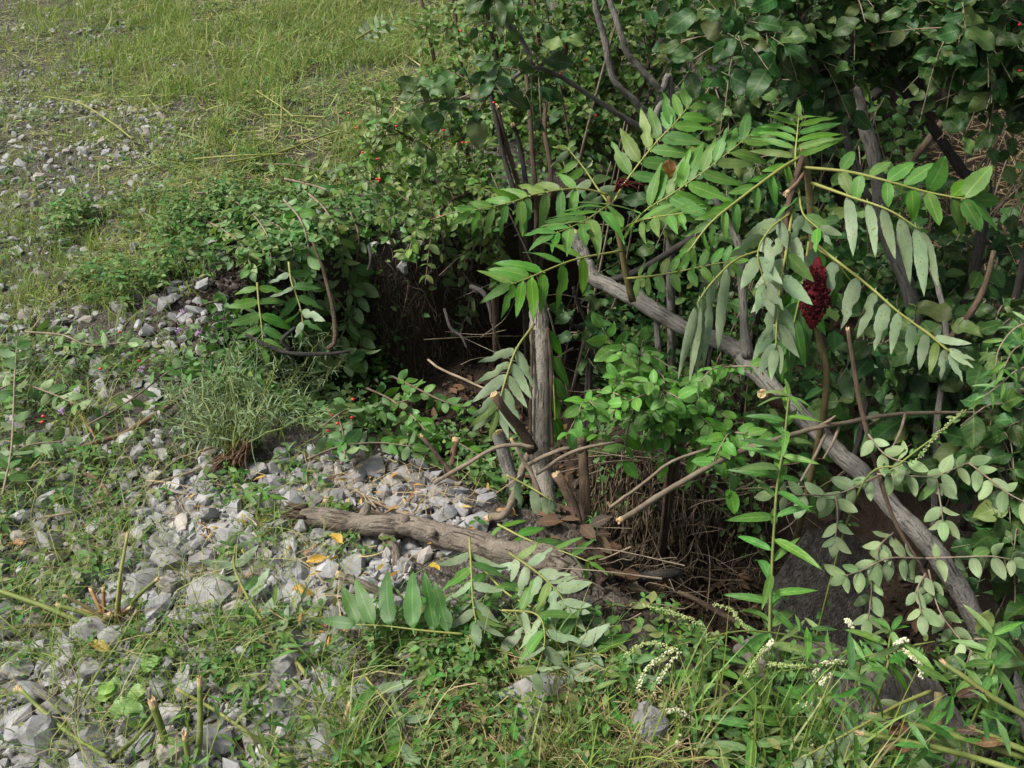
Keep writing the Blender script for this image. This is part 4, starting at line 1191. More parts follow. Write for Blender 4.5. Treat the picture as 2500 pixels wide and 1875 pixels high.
def shrub(name, label, cat, base, stems, n_twig, twig_len, leaf_len, mat, small, seed, group=None, bias=(0, -0.3, 0.2), stem_mat='grey_bark', twig_mat='twig',
          spacing=0.03, t_lo=0.2, gravity=0.25, single=300, up=0.5, toc=0.5, opp=False, stem_r=None, foliage_mat=None, box=None, crown=None, extra_pts=None, twig_stems=None):
    """stems (world control rows, radii) with random leafy twigs; the leaves that show largest are objects of their own"""
    g = np.random.default_rng(seed)
    T_ = thing(name, label, cat, base, group)
    curves = []
    for k, (P, r) in enumerate(stems):
        so, C = stick('stem', T_, P, r, stem_mat, 10, None, 0.07, seed + k, world=True, wob=0.01)
        curves.append(C)
    if twig_stems is not None: curves = [curves[i] for i in twig_stems]
    lp, ld, lnm, ll = [], [], [], []
    mbt = MB()
    w = np.array([len(c) for c in curves], float); w /= w.sum()
    for j in range(n_twig):
        if extra_pts is not None and g.random() < 0.5:
            p0 = np.array(extra_pts[g.integers(len(extra_pts))]) + g.normal(0, 0.05, 3)
            tl = 0.4
        else:
            C = curves[g.choice(len(curves), p=w)]
            k = int(len(C) * g.uniform(t_lo, 1.0)); k = min(k, len(C) - 1); p0 = C[k]
            tl = g.uniform(0.6, 1.1)
        d = unit(unit(g.normal(size=3)) * 0.9 + np.asarray(bias))
        l = twig_len * g.uniform(0.5, 1.2) * (0.6 if extra_pts is not None and tl == 0.4 else 1)
        p2 = p0 + d * l * 0.5 + g.normal(0, l * 0.06, 3); p3 = p0 + d * l + np.array([0, 0, -gravity * l])
        if box is not None:
            bu, bv, _ = project([p3])
            if not (box[0] < bu[0] < box[2] and box[1] < bv[0] < box[3]): continue
        Q = catmull([p0, p2, p3], 9)
        tube(mbt, Q, np.linspace(0.0028, 0.0011, 9), 4, cap=False)
        s = spacing * g.uniform(0.6, 1); side = 1
        Td = unit(np.gradient(Q, axis=0))
        while s < l * 1.02:
            q = min(8, int(s / l * 8)); p = Q[q] + Td[q] * (s - q * l / 8)
            sd = unit(np.cross(Td[q], unit(g.normal(size=3) * 0.5 + ZUP)))
            for sg in ((-1, 1) if opp else (side,)):
                dd = unit(Td[q] * g.uniform(0.3, 0.8) + sd * sg * 0.9 + g.normal(0, 0.25, 3) - ZUP * 0.15)
                nn = up * ZUP + toc * unit(CAMV - p) + g.normal(0, 0.32, 3)
                lp.append(p); ld.append(dd); lnm.append(nn); ll.append(leaf_len * g.choice([0.45, 0.7, 0.9, 1.0, 1.2]) * g.uniform(0.85, 1.15))
            side = -side
            s += spacing * g.uniform(0.7, 1.3)
    lp, ld, lnm, ll = map(np.array, (lp, ld, lnm, ll))
    if box is not None:
        u, v, dp = project(lp)
        k = (u > box[0]) & (u < box[2]) & (v > box[1]) & (v < box[3])
        lp, ld, lnm, ll = lp[k], ld[k], lnm[k], ll[k]
    link('twigs', mbt.mesh('twigs', twig_mat, True, base), T_)['kind'] = 'stuff'
    u, v, dp = project(lp + ld * ll[:, None] * 0.5)
    sc = (1 / dp) * ((u > -30) & (u < 2530) & (v > -30) & (v < 1900) & (dp > 0.5)) + ll * 0.5
    sc = np.where((u > -30) & (u < 2530) & (v > -30) & (v < 1900), sc, 0)
    o_ = np.argsort(-sc)
    pick = [i for i in o_[:single] if sc[i] > 0]
    set_ = LS[mat]
    for i in pick:
        put_leaf(T_, 'leaf', set_[g.integers(len(set_))], lp[i], ld[i], lnm[i], ll[i], g.uniform(0.9, 1.1))
    rest = np.setdiff1d(np.arange(len(lp)), np.array(pick, int))
    if len(rest):
        mbf = MB(); leaf_cloud(mbf, lp[rest], ld[rest], lnm[rest], ll[rest], small)
        link('foliage', mbf.mesh('foliage', foliage_mat or LS[mat][0].materials[0].name and MATKEY[mat], True, base), T_)['kind'] = 'stuff'
    return T_, curves


MATKEY = {'olive': 'olive', 'broad': 'broad', 'oval': 'oval', 'bright': 'bright', 'pale': 'pale', 'lance': 'lance'}


def gbase(u, v, d):
    p = at(u, v, d); return Vector((p.x, p.y, gz(p.x, p.y)))


def wst(P, r, root=None):
    """stem control rows from (u,v,d) with pixel radii; root adds a foot on the ground"""
    W = [tuple(at(*p)) for p in P]; rr = list(prad(P, r))
    if root is not None:
        W = [tuple(root)] + W; rr = [rr[0] * 1.1] + rr
    return (np.array(W), np.array(rr))


# --- the forked grey tree behind the sumac
b = gbase(1700, 620, 3.35)
shrub('forked_tree', 'grey forked small tree with large dull leaves behind the bright sumac shoot', 'tree', b, [
    wst([(1630, 330, 3.3), (1589, 301, 3.28), (1549, 252, 3.25), (1496, 190, 3.2), (1471, 73, 3.15), (1449, -20, 3.1)], [10, 9, 9, 8, 8, 7], b),
    wst([(1640, 265, 3.32), (1610, 212, 3.28), (1553, 159, 3.25), (1520, 106, 3.22), (1487, 8, 3.2), (1480, -40, 3.18)], [8, 8, 8, 8, 7, 7], b),
    wst([(1600, 330, 3.3), (1532, 301, 3.26), (1410, 224, 3.15), (1349, 187, 3.08), (1284, 165, 3.0), (1223, 207, 2.95), (1138, 236, 2.9), (1036, 248, 2.86)], [8, 7, 6, 6, 5, 5, 4, 3]),
    wst([(1304, 165, 3.04), (1288, 122, 3.02), (1256, 81, 3.0), (1211, 20, 2.96), (1190, -30, 2.94)], [5, 6, 6, 6, 6]),
], 36, 0.17, 0.082, 'broad', SMALL_ROUND, 11, 'small trees behind the ditch', bias=(-0.2, -0.4, 0.1), t_lo=0.5, spacing=0.045, twig_stems=[2, 3])

# --- the dark trees on the right
b = gbase(2330, 900, 3.5)
shrub('grey_tree', 'grey slanting tree trunk under large dark rounded leaves behind the broken sumac', 'tree', b, [
    wst([(2230, 760, 3.45), (2160, 560, 3.42), (2133, 407, 3.4), (2104, 293, 3.38), (2076, 203, 3.36), (2023, 60, 3.34), (2000, -30, 3.33)], [18, 17, 17, 17, 16, 15, 14], b),
    wst([(2076, 203, 3.36), (1980, 120, 3.1), (1880, 80, 2.8), (1780, 100, 2.6)], [8, 7, 5, 3]),
    wst([(2120, 484, 3.3), (2072, 366, 3.2), (2039, 260, 3.1), (1995, 183, 3.0), (1960, 60, 2.9), (1940, -30, 2.85)], [10, 10, 9, 8, 7, 6]),
    wst([(2039, 260, 3.1), (2060, 183, 3.0), (2080, 60, 2.9), (2085, -30, 2.85)], [8, 8, 7, 6]),
], 150, 0.2, 0.082, 'broad', SMALL_ROUND, 12, 'small trees behind the ditch', bias=(-0.3, -0.1, 0.4), stem_mat='grey_bark', spacing=0.05, t_lo=0.3, twig_stems=[1, 2, 3], box=(1500, -600, 2300, 330))

b = gbase(2420, 640, 3.3)
shrub('dark_forked_tree', 'dark forked tree shading the far corner, two limbs meeting low', 'tree', b, [
    wst([(2400, 520, 3.25), (2344, 419, 3.2), (2262, 290, 3.12), (2178, 183, 3.05), (2129, 73, 3.0), (2100, -30, 2.95)], [13, 13, 12, 11, 10, 9], b),
    wst([(2262, 290, 3.12), (2240, 200, 3.08), (2235, 142, 3.05), (2232, 0, 3.0), (2230, -40, 3.0)], [11, 11, 10, 10, 10]),
    wst([(2130, 240, 3.3), (2200, 180, 3.3), (2270, 130, 3.3), (2380, 60, 3.3)], [12, 12, 11, 9]),
], 120, 0.24, 0.078, 'broad', SMALL_ROUND, 13, 'small trees behind the ditch', bias=(0.2, 0.1, 0.35), stem_mat='dark_bark', spacing=0.05, t_lo=0.4, box=(2000, -600, 2700, 210))

b = gbase(2560, 700, 3.0)
shrub('corner_tree', 'leafy dark tree hanging in from the top corner with a few red berries', 'tree', b, [
    wst([(2560, 300, 2.9), (2480, 200, 2.85), (2400, 100, 2.8), (2330, 20, 2.75)], [10, 9, 8, 6], b),
    wst([(2560, 300, 2.9), (2500, 100, 2.8), (2450, -20, 2.75)], [9, 8, 6]),
], 110, 0.24, 0.076, 'broad', SMALL_ROUND, 14, 'small trees behind the ditch', bias=(-0.2, -0.3, 0.1), stem_mat='dark_bark', spacing=0.04)

# --- low broad-leaved shrubs on the far side of the ditch
for k, (lab, P, n, L, sd_) in enumerate([
    ('dark broad leaved shrub filling the ditch side beneath the pale drooping leaf', [((2330, 1150, 3.1), (2280, 950, 3.0), (2220, 820, 2.9)), ((2330, 1150, 3.1), (2400, 950, 2.95), (2440, 780, 2.9)), ((2330, 1150, 3.1), (2200, 980, 3.0), (2120, 880, 2.95))], 85, 0.095, 21),
    ('dark glossy shrub along the edge between the thin sapling and the pale cut branch', [((2470, 1400, 2.6), (2460, 1200, 2.55), (2440, 1020, 2.5)), ((2470, 1400, 2.6), (2530, 1150, 2.55), (2490, 950, 2.5))], 60, 0.10, 22),
    ('shadowed broad leaved shrub behind the fruit of the broken sumac', [((2250, 800, 3.7), (2200, 650, 3.6), (2280, 560, 3.55)), ((2250, 800, 3.7), (2380, 670, 3.5), (2450, 580, 3.4))], 70, 0.08, 23),
    ('dull green shrub between the leaning trunk top and the forked tree', [((1760, 660, 3.3), (1700, 500, 3.2), (1640, 420, 3.15)), ((1760, 660, 3.3), (1790, 480, 3.2), (1840, 380, 3.15)), ((1760, 660, 3.3), (1860, 520, 3.2), (1900, 420, 3.2))], 90, 0.07, 24),
    ('thicket of broad leaves under the top edge between the two grey trees', [((1880, 560, 3.7), (1800, 330, 3.5), (1740, 200, 3.4)), ((1880, 560, 3.7), (1880, 300, 3.5), (1860, 160, 3.4))], 80, 0.08, 25),
    ('large round dark leaves over the foot of the leaning trunk', [((2450, 1760, 2.3), (2420, 1640, 2.15), (2380, 1560, 2.1)), ((2450, 1760, 2.3), (2470, 1650, 2.15), (2480, 1560, 2.1))], 14, 0.085, 28),
    ('broad leaved sprig against the top of the upright trunk', [((1440, 860, 2.95), (1400, 790, 2.86), (1370, 740, 2.8)), ((1440, 860, 2.95), (1410, 750, 2.85), (1400, 700, 2.82))], 16, 0.062, 26),
    ('bunch of broad leaves beside the sawn branch stub of the leaning trunk', [((2110, 980, 2.8), (2080, 900, 2.66), (2060, 860, 2.6)), ((2110, 980, 2.8), (2100, 870, 2.62), (2110, 830, 2.6))], 18, 0.07, 27),
]):
    b = gbase(*P[0][0])
    shrub('broad_leaved_shrub', lab, 'shrub', b, [wst(p, [6, 5, 4], b) for p in P], n, 0.2 if n > 30 else 0.08, L, 'broad', SMALL_ROUND, sd_, 'broad leaved shrubs', stem_mat='dark_bark', spacing=0.045, bias=(0, -0.35, 0.15), t_lo=0.3, single=220)

# --- berry shrub above the bank, small oval leaves
b = gbase(1210, 560, 3.7)
shrub('berry_shrub', 'fine twigged shrub with small oval leaves and red berries above the dark bank', 'shrub', b, [
    wst([(1190, 500, 3.65), (1090, 400, 3.55), (990, 330, 3.5), (900, 290, 3.5)], [8, 6, 4, 3], b),
    wst([(1190, 500, 3.65), (1080, 450, 3.5), (980, 430, 3.45), (880, 440, 3.4)], [8, 6, 4, 3], b),
    wst([(1190, 500, 3.65), (1150, 400, 3.6), (1120, 300, 3.6), (1080, 220, 3.6)], [8, 6, 5, 3], b),
    wst([(1190, 500, 3.65), (1130, 480, 3.5), (1080, 510, 3.35), (1040, 560, 3.3)], [7, 5, 4, 3], b),
], 150, 0.2, 0.038, 'olive', SMALL, 31, bias=(-0.2, -0.4, 0.0), stem_mat='brown_bark', spacing=0.02, t_lo=0.15, opp=True)

b = gbase(1330, 330, 4.3)
shrub('berry_shrub', 'upright thicket of brown cut stems with small leaves behind the overhanging limb', 'shrub', b, [
    wst([(1330 + dx, 330, 4.3), (1320 + dx * 1.3, 180, 4.25), (1300 + dx * 1.6, -40, 4.2)], [7, 6, 5], None) for dx in (-80, -40, 0, 45, 90, 140, 200)
], 200, 0.22, 0.042, 'olive', SMALL, 32, bias=(0, -0.3, 0.1), stem_mat='brown_bark', spacing=0.024, opp=True, t_lo=0.0)

b = gbase(1150, 330, 4.6)
shrub('berry_shrub', 'loose light green shrub rising out of the cut grass beside the limb leaves', 'shrub', b, [
    wst([(1150 + dx, 330, 4.6), (1140 + dx * 1.3, 180, 4.5), (1120 + dx * 1.6, -20, 4.45)], [6, 5, 4], None) for dx in (-60, -10, 50, 110)
], 130, 0.24, 0.042, 'olive', SMALL, 33, bias=(-.1, -0.3, 0.1), stem_mat='brown_bark', spacing=0.026, opp=True, t_lo=0.0, single=200)

# sawn shrub stems in front of it
b = gbase(1290, 600, 3.75)
T_ = thing('sawn_shrub', 'clump of dark shrub stems sawn off with orange cut faces', 'stump', b)
for k, P in enumerate([[(1280, 560, 3.6), (1262, 440, 3.55), (1235, 350, 3.5), (1214, 262, 3.45)], [(1290, 560, 3.62), (1280, 420, 3.55), (1262, 330, 3.5), (1252, 305, 3.47)],
                       [(1310, 560, 3.65), (1300, 380, 3.6), (1292, 260, 3.57), (1284, 172, 3.55)], [(1270, 560, 3.6), (1230, 380, 3.5), (1205, 260, 3.45), (1190, 200, 3.42)],
                       [(1330, 560, 3.65), (1345, 430, 3.6), (1330, 320, 3.6), (1335, 230, 3.6)]]):
    so, C = stick('stem', T_, [tuple(b)] + [tuple(at(*p)) for p in P], [0.010, 0.010, 0.009, 0.0085, 0.0085], 'dark_bark' if k % 2 else 'brown_bark', 10, None, 0.08, 60 + k, world=True)
    cut_face(T_, C[-1], C[-1] - C[-3] + np.array([0, -0.02, 0]), 0.0085, 'wood_cut', 'cut_end', 0.006, k)

# --- the bright little shrub over the root tangle
b = gbase(1640, 1150, 2.85)
shrub('bright_shrub', 'fresh green shrub with neat oval leaves over the brown root tangle', 'shrub', b, [
    wst([(1640, 1080, 2.75), (1560, 1000, 2.66), (1490, 960, 2.6), (1430, 990, 2.55)], [5, 4, 3, 2], b),
    wst([(1640, 1080, 2.75), (1620, 950, 2.66), (1580, 880, 2.6), (1520, 840, 2.6)], [5, 4, 3, 2], b),
    wst([(1660, 1080, 2.75), (1700, 960, 2.66), (1740, 900, 2.62), (1790, 890, 2.6)], [5, 4, 3, 2], b),
    wst([(1660, 1080, 2.75), (1720, 1040, 2.62), (1780, 1050, 2.56), (1820, 1080, 2.54)], [5, 4, 3, 2], b),
    wst([(1640, 1080, 2.75), (1640, 1000, 2.6), (1630, 960, 2.54), (1610, 950, 2.5)], [5, 4, 3, 2], b),
], 64, 0.14, 0.05, 'bright', SMALL, 41, bias=(0, -0.7, 0.05), stem_mat='brown_bark', spacing=0.032, opp=True, t_lo=0.35, up=0.7, toc=0.5, gravity=0.2, box=(1380, 780, 1900, 1260))

# sprigs with reddish stalks right of the upright trunk
b = gbase(1560, 980, 2.85)
T_ = thing('oval_sprig', 'slim sprig of paired oval leaves leaning beside the upright trunk', 'shrub', b)
leafy(T_, [(1560, 980, 2.75), (1525, 900, 2.7), (1500, 850, 2.66), (1470, 800, 2.62)], 'bright', 58, 36, seed=1, ang=75, kc=0.8, hang=0.05)
leafy(T_, [(1555, 960, 2.74), (1560, 880, 2.68), (1570, 830, 2.62)], 'bright', 52, 34, seed=2, ang=70, kc=0.8, hang=0.2)

# --- the cut branch turned over, pale undersides (lower right)
W, rr, mt = CUT_STEM
T_ = thing('pale_branch', 'cut branch hanging upside down, its oval leaves showing pale undersides', 'branch', Vector(W[-1]))
so, C = stick('stem', T_, W, rr, mt, 10, None, 0.07, 71, world=True)
cut_face(T_, C[0], C[0] - C[2], rr[0], 'wood_cut', 'cut_end', 0.006, 2)
PT = [
    [(2259, 1363, 2.24), (2340, 1360, 2.22), (2418, 1358, 2.2), (2470, 1366, 2.2)],
    [(2259, 1363, 2.24), (2170, 1363, 2.2), (2108, 1391, 2.18), (2066, 1405, 2.16)],
    [(2182, 1300, 2.26), (2150, 1330, 2.22), (2138, 1370, 2.2)],
    [(2129, 1400, 2.2), (2126, 1460, 2.18), (2120, 1510, 2.16)],
    [(2267, 1391, 2.24), (2291, 1485, 2.2), (2332, 1546, 2.18), (2380, 1600, 2.14)],
    [(2141, 1157, 2.28), (2220, 1162, 2.25), (2283, 1161, 2.24), (2365, 1129, 2.22)],
    [(2365, 1129, 2.22), (2410, 1165, 2.2), (2458, 1202, 2.18), (2510, 1230, 2.16)],
    [(2120, 1060, 2.28), (2150, 1100, 2.26), (2180, 1120, 2.24), (2215, 1128, 2.22)],
    [(2145, 1161, 2.28), (2047, 1205, 2.26), (1960, 1208, 2.24), (1890, 1206, 2.22)],
    [(2287, 1170, 2.24), (2295, 1220, 2.22), (2302, 1270, 2.2)],
    [(2040, 1210, 2.26), (2045, 1260, 2.24), (2040, 1310, 2.22)],
    [(2260, 1400, 2.22), (2240, 1440, 2.2), (2250, 1500, 2.17)],
]
for k, P in enumerate(PT):
    leafy(T_, P, 'pale', 60, 44, face='under', hang=0.55, ang=60, kc=1, kz=0.1, jit=0.25, seed=100 + k, flip=0.06)

# right edge leafy thing with narrow leaves
T_ = thing('willowy_branch', 'fine drooping branch of narrow grey green leaves at the picture edge', 'branch', at(2560, 760, 2.2))
for k, P in enumerate([[(2540, 780, 2.2), (2480, 800, 2.2), (2440, 850, 2.2), (2430, 900, 2.2)], [(2550, 900, 2.2), (2490, 900, 2.2), (2440, 940, 2.18), (2400, 970, 2.16)], [(2540, 830, 2.2), (2480, 850, 2.2), (2450, 900, 2.18)]]):
    leafy(T_, P, 'lance', 60, 20, seed=130 + k, hang=0.2, opp=False)

# ================================================================== GOLDENROD AND OTHER WEEDS
def lance_plant(label, P, L, n, seed, mat='lance', stem='green_stem', rp=5, cat='weed', name='goldenrod', whorl=5, root=True, t0=0.1, hang=0.25, group=None):
    g = np.random.default_rng(seed)
    W = px(P); dep = project(W)[2]
    if root:
        b = Vector(W[0]); b.z = min(gz(b.x, b.y), b.z - 0.02); W = np.vstack([np.array(b), W])
    else: b = Vector(W[0])
    T_ = thing(name, label, cat, b, group)
    so, C = stick('stem', T_, W, np.linspace(rp, rp * 0.55, len(W)) * dep.mean() / FPX, stem, 8, 60, 0.04, seed, world=True)
    T = unit(np.gradient(C, axis=0)); set_ = LS[mat]
    for i in range(n):
        t = t0 + (0.97 - t0) * (i + g.uniform(-.3, .3)) / n; k = int(np.clip(t, 0, 1) * (len(C) - 1))
        th = i * 2.4 + g.uniform(-.3, .3)
        h = np.array([math.cos(th), math.sin(th), 0])
        d = unit(h * 0.9 + T[k] * 0.5 - ZUP * hang * g.uniform(0, 1.2))
        put_leaf(so, 'leaf', set_[g.integers(len(set_))], C[k], d, ZUP * 0.7 + unit(CAMV - C[k]) * 0.5 + g.normal(0, .15, 3), L * g.uniform(0.75, 1.15) * np.interp(t, [0, .5, 1], [0.85, 1.05, 0.8]))
    for i in range(whorl):
        th = i * 6.28 / max(1, whorl) + g.uniform(-.6, .6); h = np.array([math.cos(th), math.sin(th), 0])
        put_leaf(so, 'leaf', set_[g.integers(len(set_))], C[-1], unit(h + ZUP * g.uniform(0, .7)), ZUP + g.normal(0, .2, 3), L * g.uniform(0.4, 0.85), 1.1)
    return T_


lance_plant('tall goldenrod stem with narrow drooping leaves before the root tangle', [(1864, 1790, 1.95), (1877, 1607, 2.0), (1881, 1460, 2.05), (1895, 1210, 2.1), (1913, 1088, 2.13), (1926, 968, 2.15)], 0.118, 54, 5)
lance_plant('goldenrod stem crowded at the foot of the tall one in the bottom corner', [(1720, 1900, 1.8), (1750, 1790, 1.85), (1790, 1690, 1.9), (1840, 1600, 1.95)], 0.10, 26, 6)
lance_plant('short goldenrod with broad blades beside the brown rock', [(1950, 1900, 1.75), (1980, 1840, 1.78), (2010, 1770, 1.8), (2030, 1700, 1.84)], 0.10, 20, 7)
lance_plant('goldenrod shoot low on the bottom edge among the grass', [(1600, 1920, 1.75), (1640, 1860, 1.78), (1670, 1790, 1.82), (1690, 1750, 1.84)], 0.10, 18, 8)
lance_plant('goldenrod shoot under the pale sumac leaflets at the bottom edge', [(2120, 1920, 1.72), (2140, 1870, 1.74), (2180, 1830, 1.76)], 0.11, 16, 9)
for q, (u, v, d, hh, lab) in enumerate([(1560, 1900, 1.76, 150, 'goldenrod shoot in the grass beside the pale rock'), (1820, 1900, 1.74, 170, 'goldenrod shoot in front of the tall goldenrod foot'), (2060, 1910, 1.7, 120, 'goldenrod shoot low under the sweet clover sprig'),
                                    (1900, 1760, 1.95, 150, 'goldenrod shoot behind the sweet clover and before the brown rock'), (2240, 1900, 1.7, 130, 'goldenrod shoot among the thick green cut stems'), (2400, 1700, 1.9, 150, 'goldenrod shoot behind the curled brown leaf'),
                                    (1700, 1700, 1.95, 130, 'goldenrod shoot rising before the dark ditch mouth'), (2150, 1680, 2.0, 140, 'goldenrod shoot behind the cream clover flowers')]):
    lance_plant(lab, [(u, v, d), (u + 15, v - hh * .5, d + .03), (u + 25, v - hh, d + .06)], 0.11, 20, 400 + q, rp=4)
lance_plant('dark goldenrod rosette in the grass below the fallen sumac leaf', [(1320, 1600, 2.0), (1318, 1580, 2.0), (1316, 1566, 2.0)], 0.07, 12, 10, whorl=6)
lance_plant('goldenrod seedling leaning over the gravel above the log', [(640, 1290, 2.32), (628, 1262, 2.33), (632, 1235, 2.33), (640, 1200, 2.33)], 0.075, 14, 14, whorl=6, hang=0.5)
lance_plant('lance leaved seedling in the dark mouth of the hollow', [(1440, 1340, 2.4), (1446, 1300, 2.4), (1450, 1270, 2.4)], 0.05, 8, 15, whorl=5)

# cut stem lying on the gravel, broad lance leaves both faces
FS = [(757, 1684), (700, 1607), (651, 1550), (610, 1485), (578, 1412), (582, 1355)]
W = np.array([tuple(on(u, v, 0.035)) for u, v in FS])
T_ = thing('cut_weed', 'cut weed stem with dark lance leaves lying across the gravel', 'weed', Vector(W[0]))
so, C = stick('stem', T_, W, np.linspace(.0045, .0025, 6), 'yellow_stem', 8, 40, 0.05, 81, world=True)
Tt = unit(np.gradient(C, axis=0)); g = np.random.default_rng(8)
for i, (t, s, dn, L) in enumerate([(.1, 1, 1, .085), (.14, -1, 1, .06), (.3, 1, -1, .075), (.34, -1, 1, .07), (.45, 1, -1, .08), (.5, -1, 1, .09), (.6, 1, -1, .085), (.66, 1, 1, .07), (.72, -1, -1, .06), (.8, 1, -1, .075), (.82, -1, -1, .08), (.9, -1, 1, .06), (.95, 1, -1, .05), (.99, -1, 1, .05)]):
    k = int(t * 39); S = np.cross(Tt[k], ZUP)
    put_leaf(so, 'leaf', LS['sumac_dark'][i % 8], C[k], Tt[k] * 0.5 + S * s * 0.9 + ZUP * 0.1, dn * (ZUP + g.normal(0, .3, 3)), L, 1.05)

# ---- sweet clover: stalks with flower spikes
def clover_plant(label, stems, spikes, seed, rootz=None):
    g = np.random.default_rng(seed)
    W0 = px(stems[0]); b = Vector(W0[0]); b.z = min(b.z, gz(b.x, b.y) + 0.02)
    T_ = thing('sweet_clover', label, 'weed', b, 'sweet clover plants')
    for k, P in enumerate(stems):
        W = px(P)
        if k == 0: W = np.vstack([np.array(b), W])
        so, C = stick('stem', T_, W, np.linspace(.0032, .0014, len(W)), 'green_stem', 6, 40, 0.05, seed + k, world=True)
        T = unit(np.gradient(C, axis=0))
        for i in range(3, 40, 3):
            for q in range(3):
                d = unit(g.normal(size=3) + T[i] * 0.6 - ZUP * 0.3)
                put_leaf(so, 'leaf', LS['oval'][g.integers(8)], C[i] + d * 0.008, d, ZUP * .6 + unit(CAMV - C[i]) + g.normal(0, .4, 3), g.uniform(.014, .024), 0.8)
    for k, (P, white) in enumerate(spikes):
        W = px(P); C = catmull(W, 24)
        mb = MB(); tube(mb, C, 0.0009, 4)
        mw = MB()
        for i in range(24):
            for q in range(4):
                th = g.uniform(0, 6.28); d = np.array([math.cos(th), math.sin(th) * 0.7, math.sin(th) * 0.6 - 0.3])
                p = C[i] + d * g.uniform(.0025, .0045)
                isw = white and g.random() < np.interp(i, [0, 23], [0.25, 0.9])
                (mw if isw else mb).add(Vb * g.uniform(.003, .0045) * (1.35 if isw else 1) * np.array([1, 1, 1.3]) + p, Fb)
        fl = link('flower_spike', mb.mesh('flower_spike', 'bud', True, b), T_)
        if mw.n: link('petals', mw.mesh('petals', 'white_flower', True, b), fl)
    return T_


clover_plant('sweet clover stalk reaching level across the ditch mouth with hanging spikes',
             [[(2100, 1625, 1.98), (2040, 1599, 1.98), (1966, 1560, 1.96), (1828, 1540, 1.94), (1722, 1558, 1.92), (1632, 1582, 1.9)]],
             [([(1735, 1555, 1.92), (1700, 1518, 1.9), (1650, 1496, 1.9), (1570, 1478, 1.9)], False), ([(1640, 1582, 1.9), (1600, 1570, 1.9), (1560, 1576, 1.9), (1528, 1600, 1.9)], False),
              ([(1650, 1585, 1.9), (1610, 1605, 1.88), (1575, 1640, 1.88), (1555, 1690, 1.88)], True), ([(1660, 1590, 1.9), (1620, 1640, 1.88), (1600, 1680, 1.88), (1595, 1715, 1.88)], True),
              ([(1830, 1538, 1.94), (1800, 1510, 1.94), (1790, 1490, 1.94), (1745, 1475, 1.94)], False)], 201)
clover_plant('sweet clover plant leaning over the brown rock with cream flower tips',
             [[(2011, 1800, 1.84), (2027, 1688, 1.87), (2072, 1619, 1.88), (2202, 1582, 1.88), (2283, 1566, 1.88)], [(2072, 1619, 1.88), (2000, 1625, 1.86), (1900, 1640, 1.85)]],
             [([(2202, 1582, 1.88), (2225, 1600, 1.86), (2245, 1620, 1.86), (2250, 1650, 1.86)], True), ([(2072, 1619, 1.88), (2030, 1615, 1.86), (1998, 1630, 1.86), (1980, 1665, 1.86)], True),
              ([(2050, 1640, 1.88), (2020, 1650, 1.86), (2005, 1670, 1.86), (2008, 1690, 1.86)], True), ([(2180, 1590, 1.88), (2190, 1570, 1.87), (2215, 1560, 1.87)], True),
              ([(2027, 1690, 1.87), (1995, 1710, 1.85), (1970, 1720, 1.85), (1950, 1722, 1.85)], True), ([(1990, 1625, 1.86), (1930, 1625, 1.85), (1880, 1620, 1.85)], False), ([(2080, 1530, 1.9), (2075, 1520, 1.9), (2068, 1514, 1.9)], True)], 202)
clover_plant('sweet clover stalk slanting up from the bottom edge with a cream spike',
             [[(1624, 1890, 1.78), (1698, 1761, 1.82), (1795, 1680, 1.86), (1885, 1627, 1.88), (1960, 1610, 1.9)]],
             [([(1885, 1627, 1.88), (1860, 1600, 1.87), (1875, 1580, 1.87), (1885, 1565, 1.87)], True), ([(1795, 1680, 1.86), (1830, 1640, 1.86), (1850, 1600, 1.86), (1870, 1580, 1.86)], False),
              ([(1640, 1850, 1.8), (1650, 1820, 1.8), (1660, 1790, 1.8)], True), ([(1700, 1765, 1.82), (1660, 1735, 1.81), (1630, 1735, 1.8)], True), ([(1660, 1800, 1.82), (1690, 1780, 1.82), (1740, 1775, 1.82)], True)], 203)
clover_plant('sweet clover sprig at the bottom edge below the brown rock',
             [[(1970, 1900, 1.74), (1978, 1810, 1.78), (2000, 1760, 1.8), (2011, 1741, 1.82)]],
             [([(1978, 1810, 1.78), (1982, 1830, 1.76), (1990, 1845, 1.76)], True), ([(1975, 1800, 1.78), (1940, 1805, 1.77), (1915, 1820, 1.77)], False)], 204)
clover_plant('sweet clover stem arching before the grey trunk with a green seed spike',
             [[(2080, 1240, 2.3), (2200, 1130, 2.2), (2290, 1060, 2.16), (2360, 1000, 2.14)]],
             [([(2240, 1120, 2.18), (2280, 1070, 2.16), (2320, 1030, 2.15), (2350, 1005, 2.14)], False)], 205)

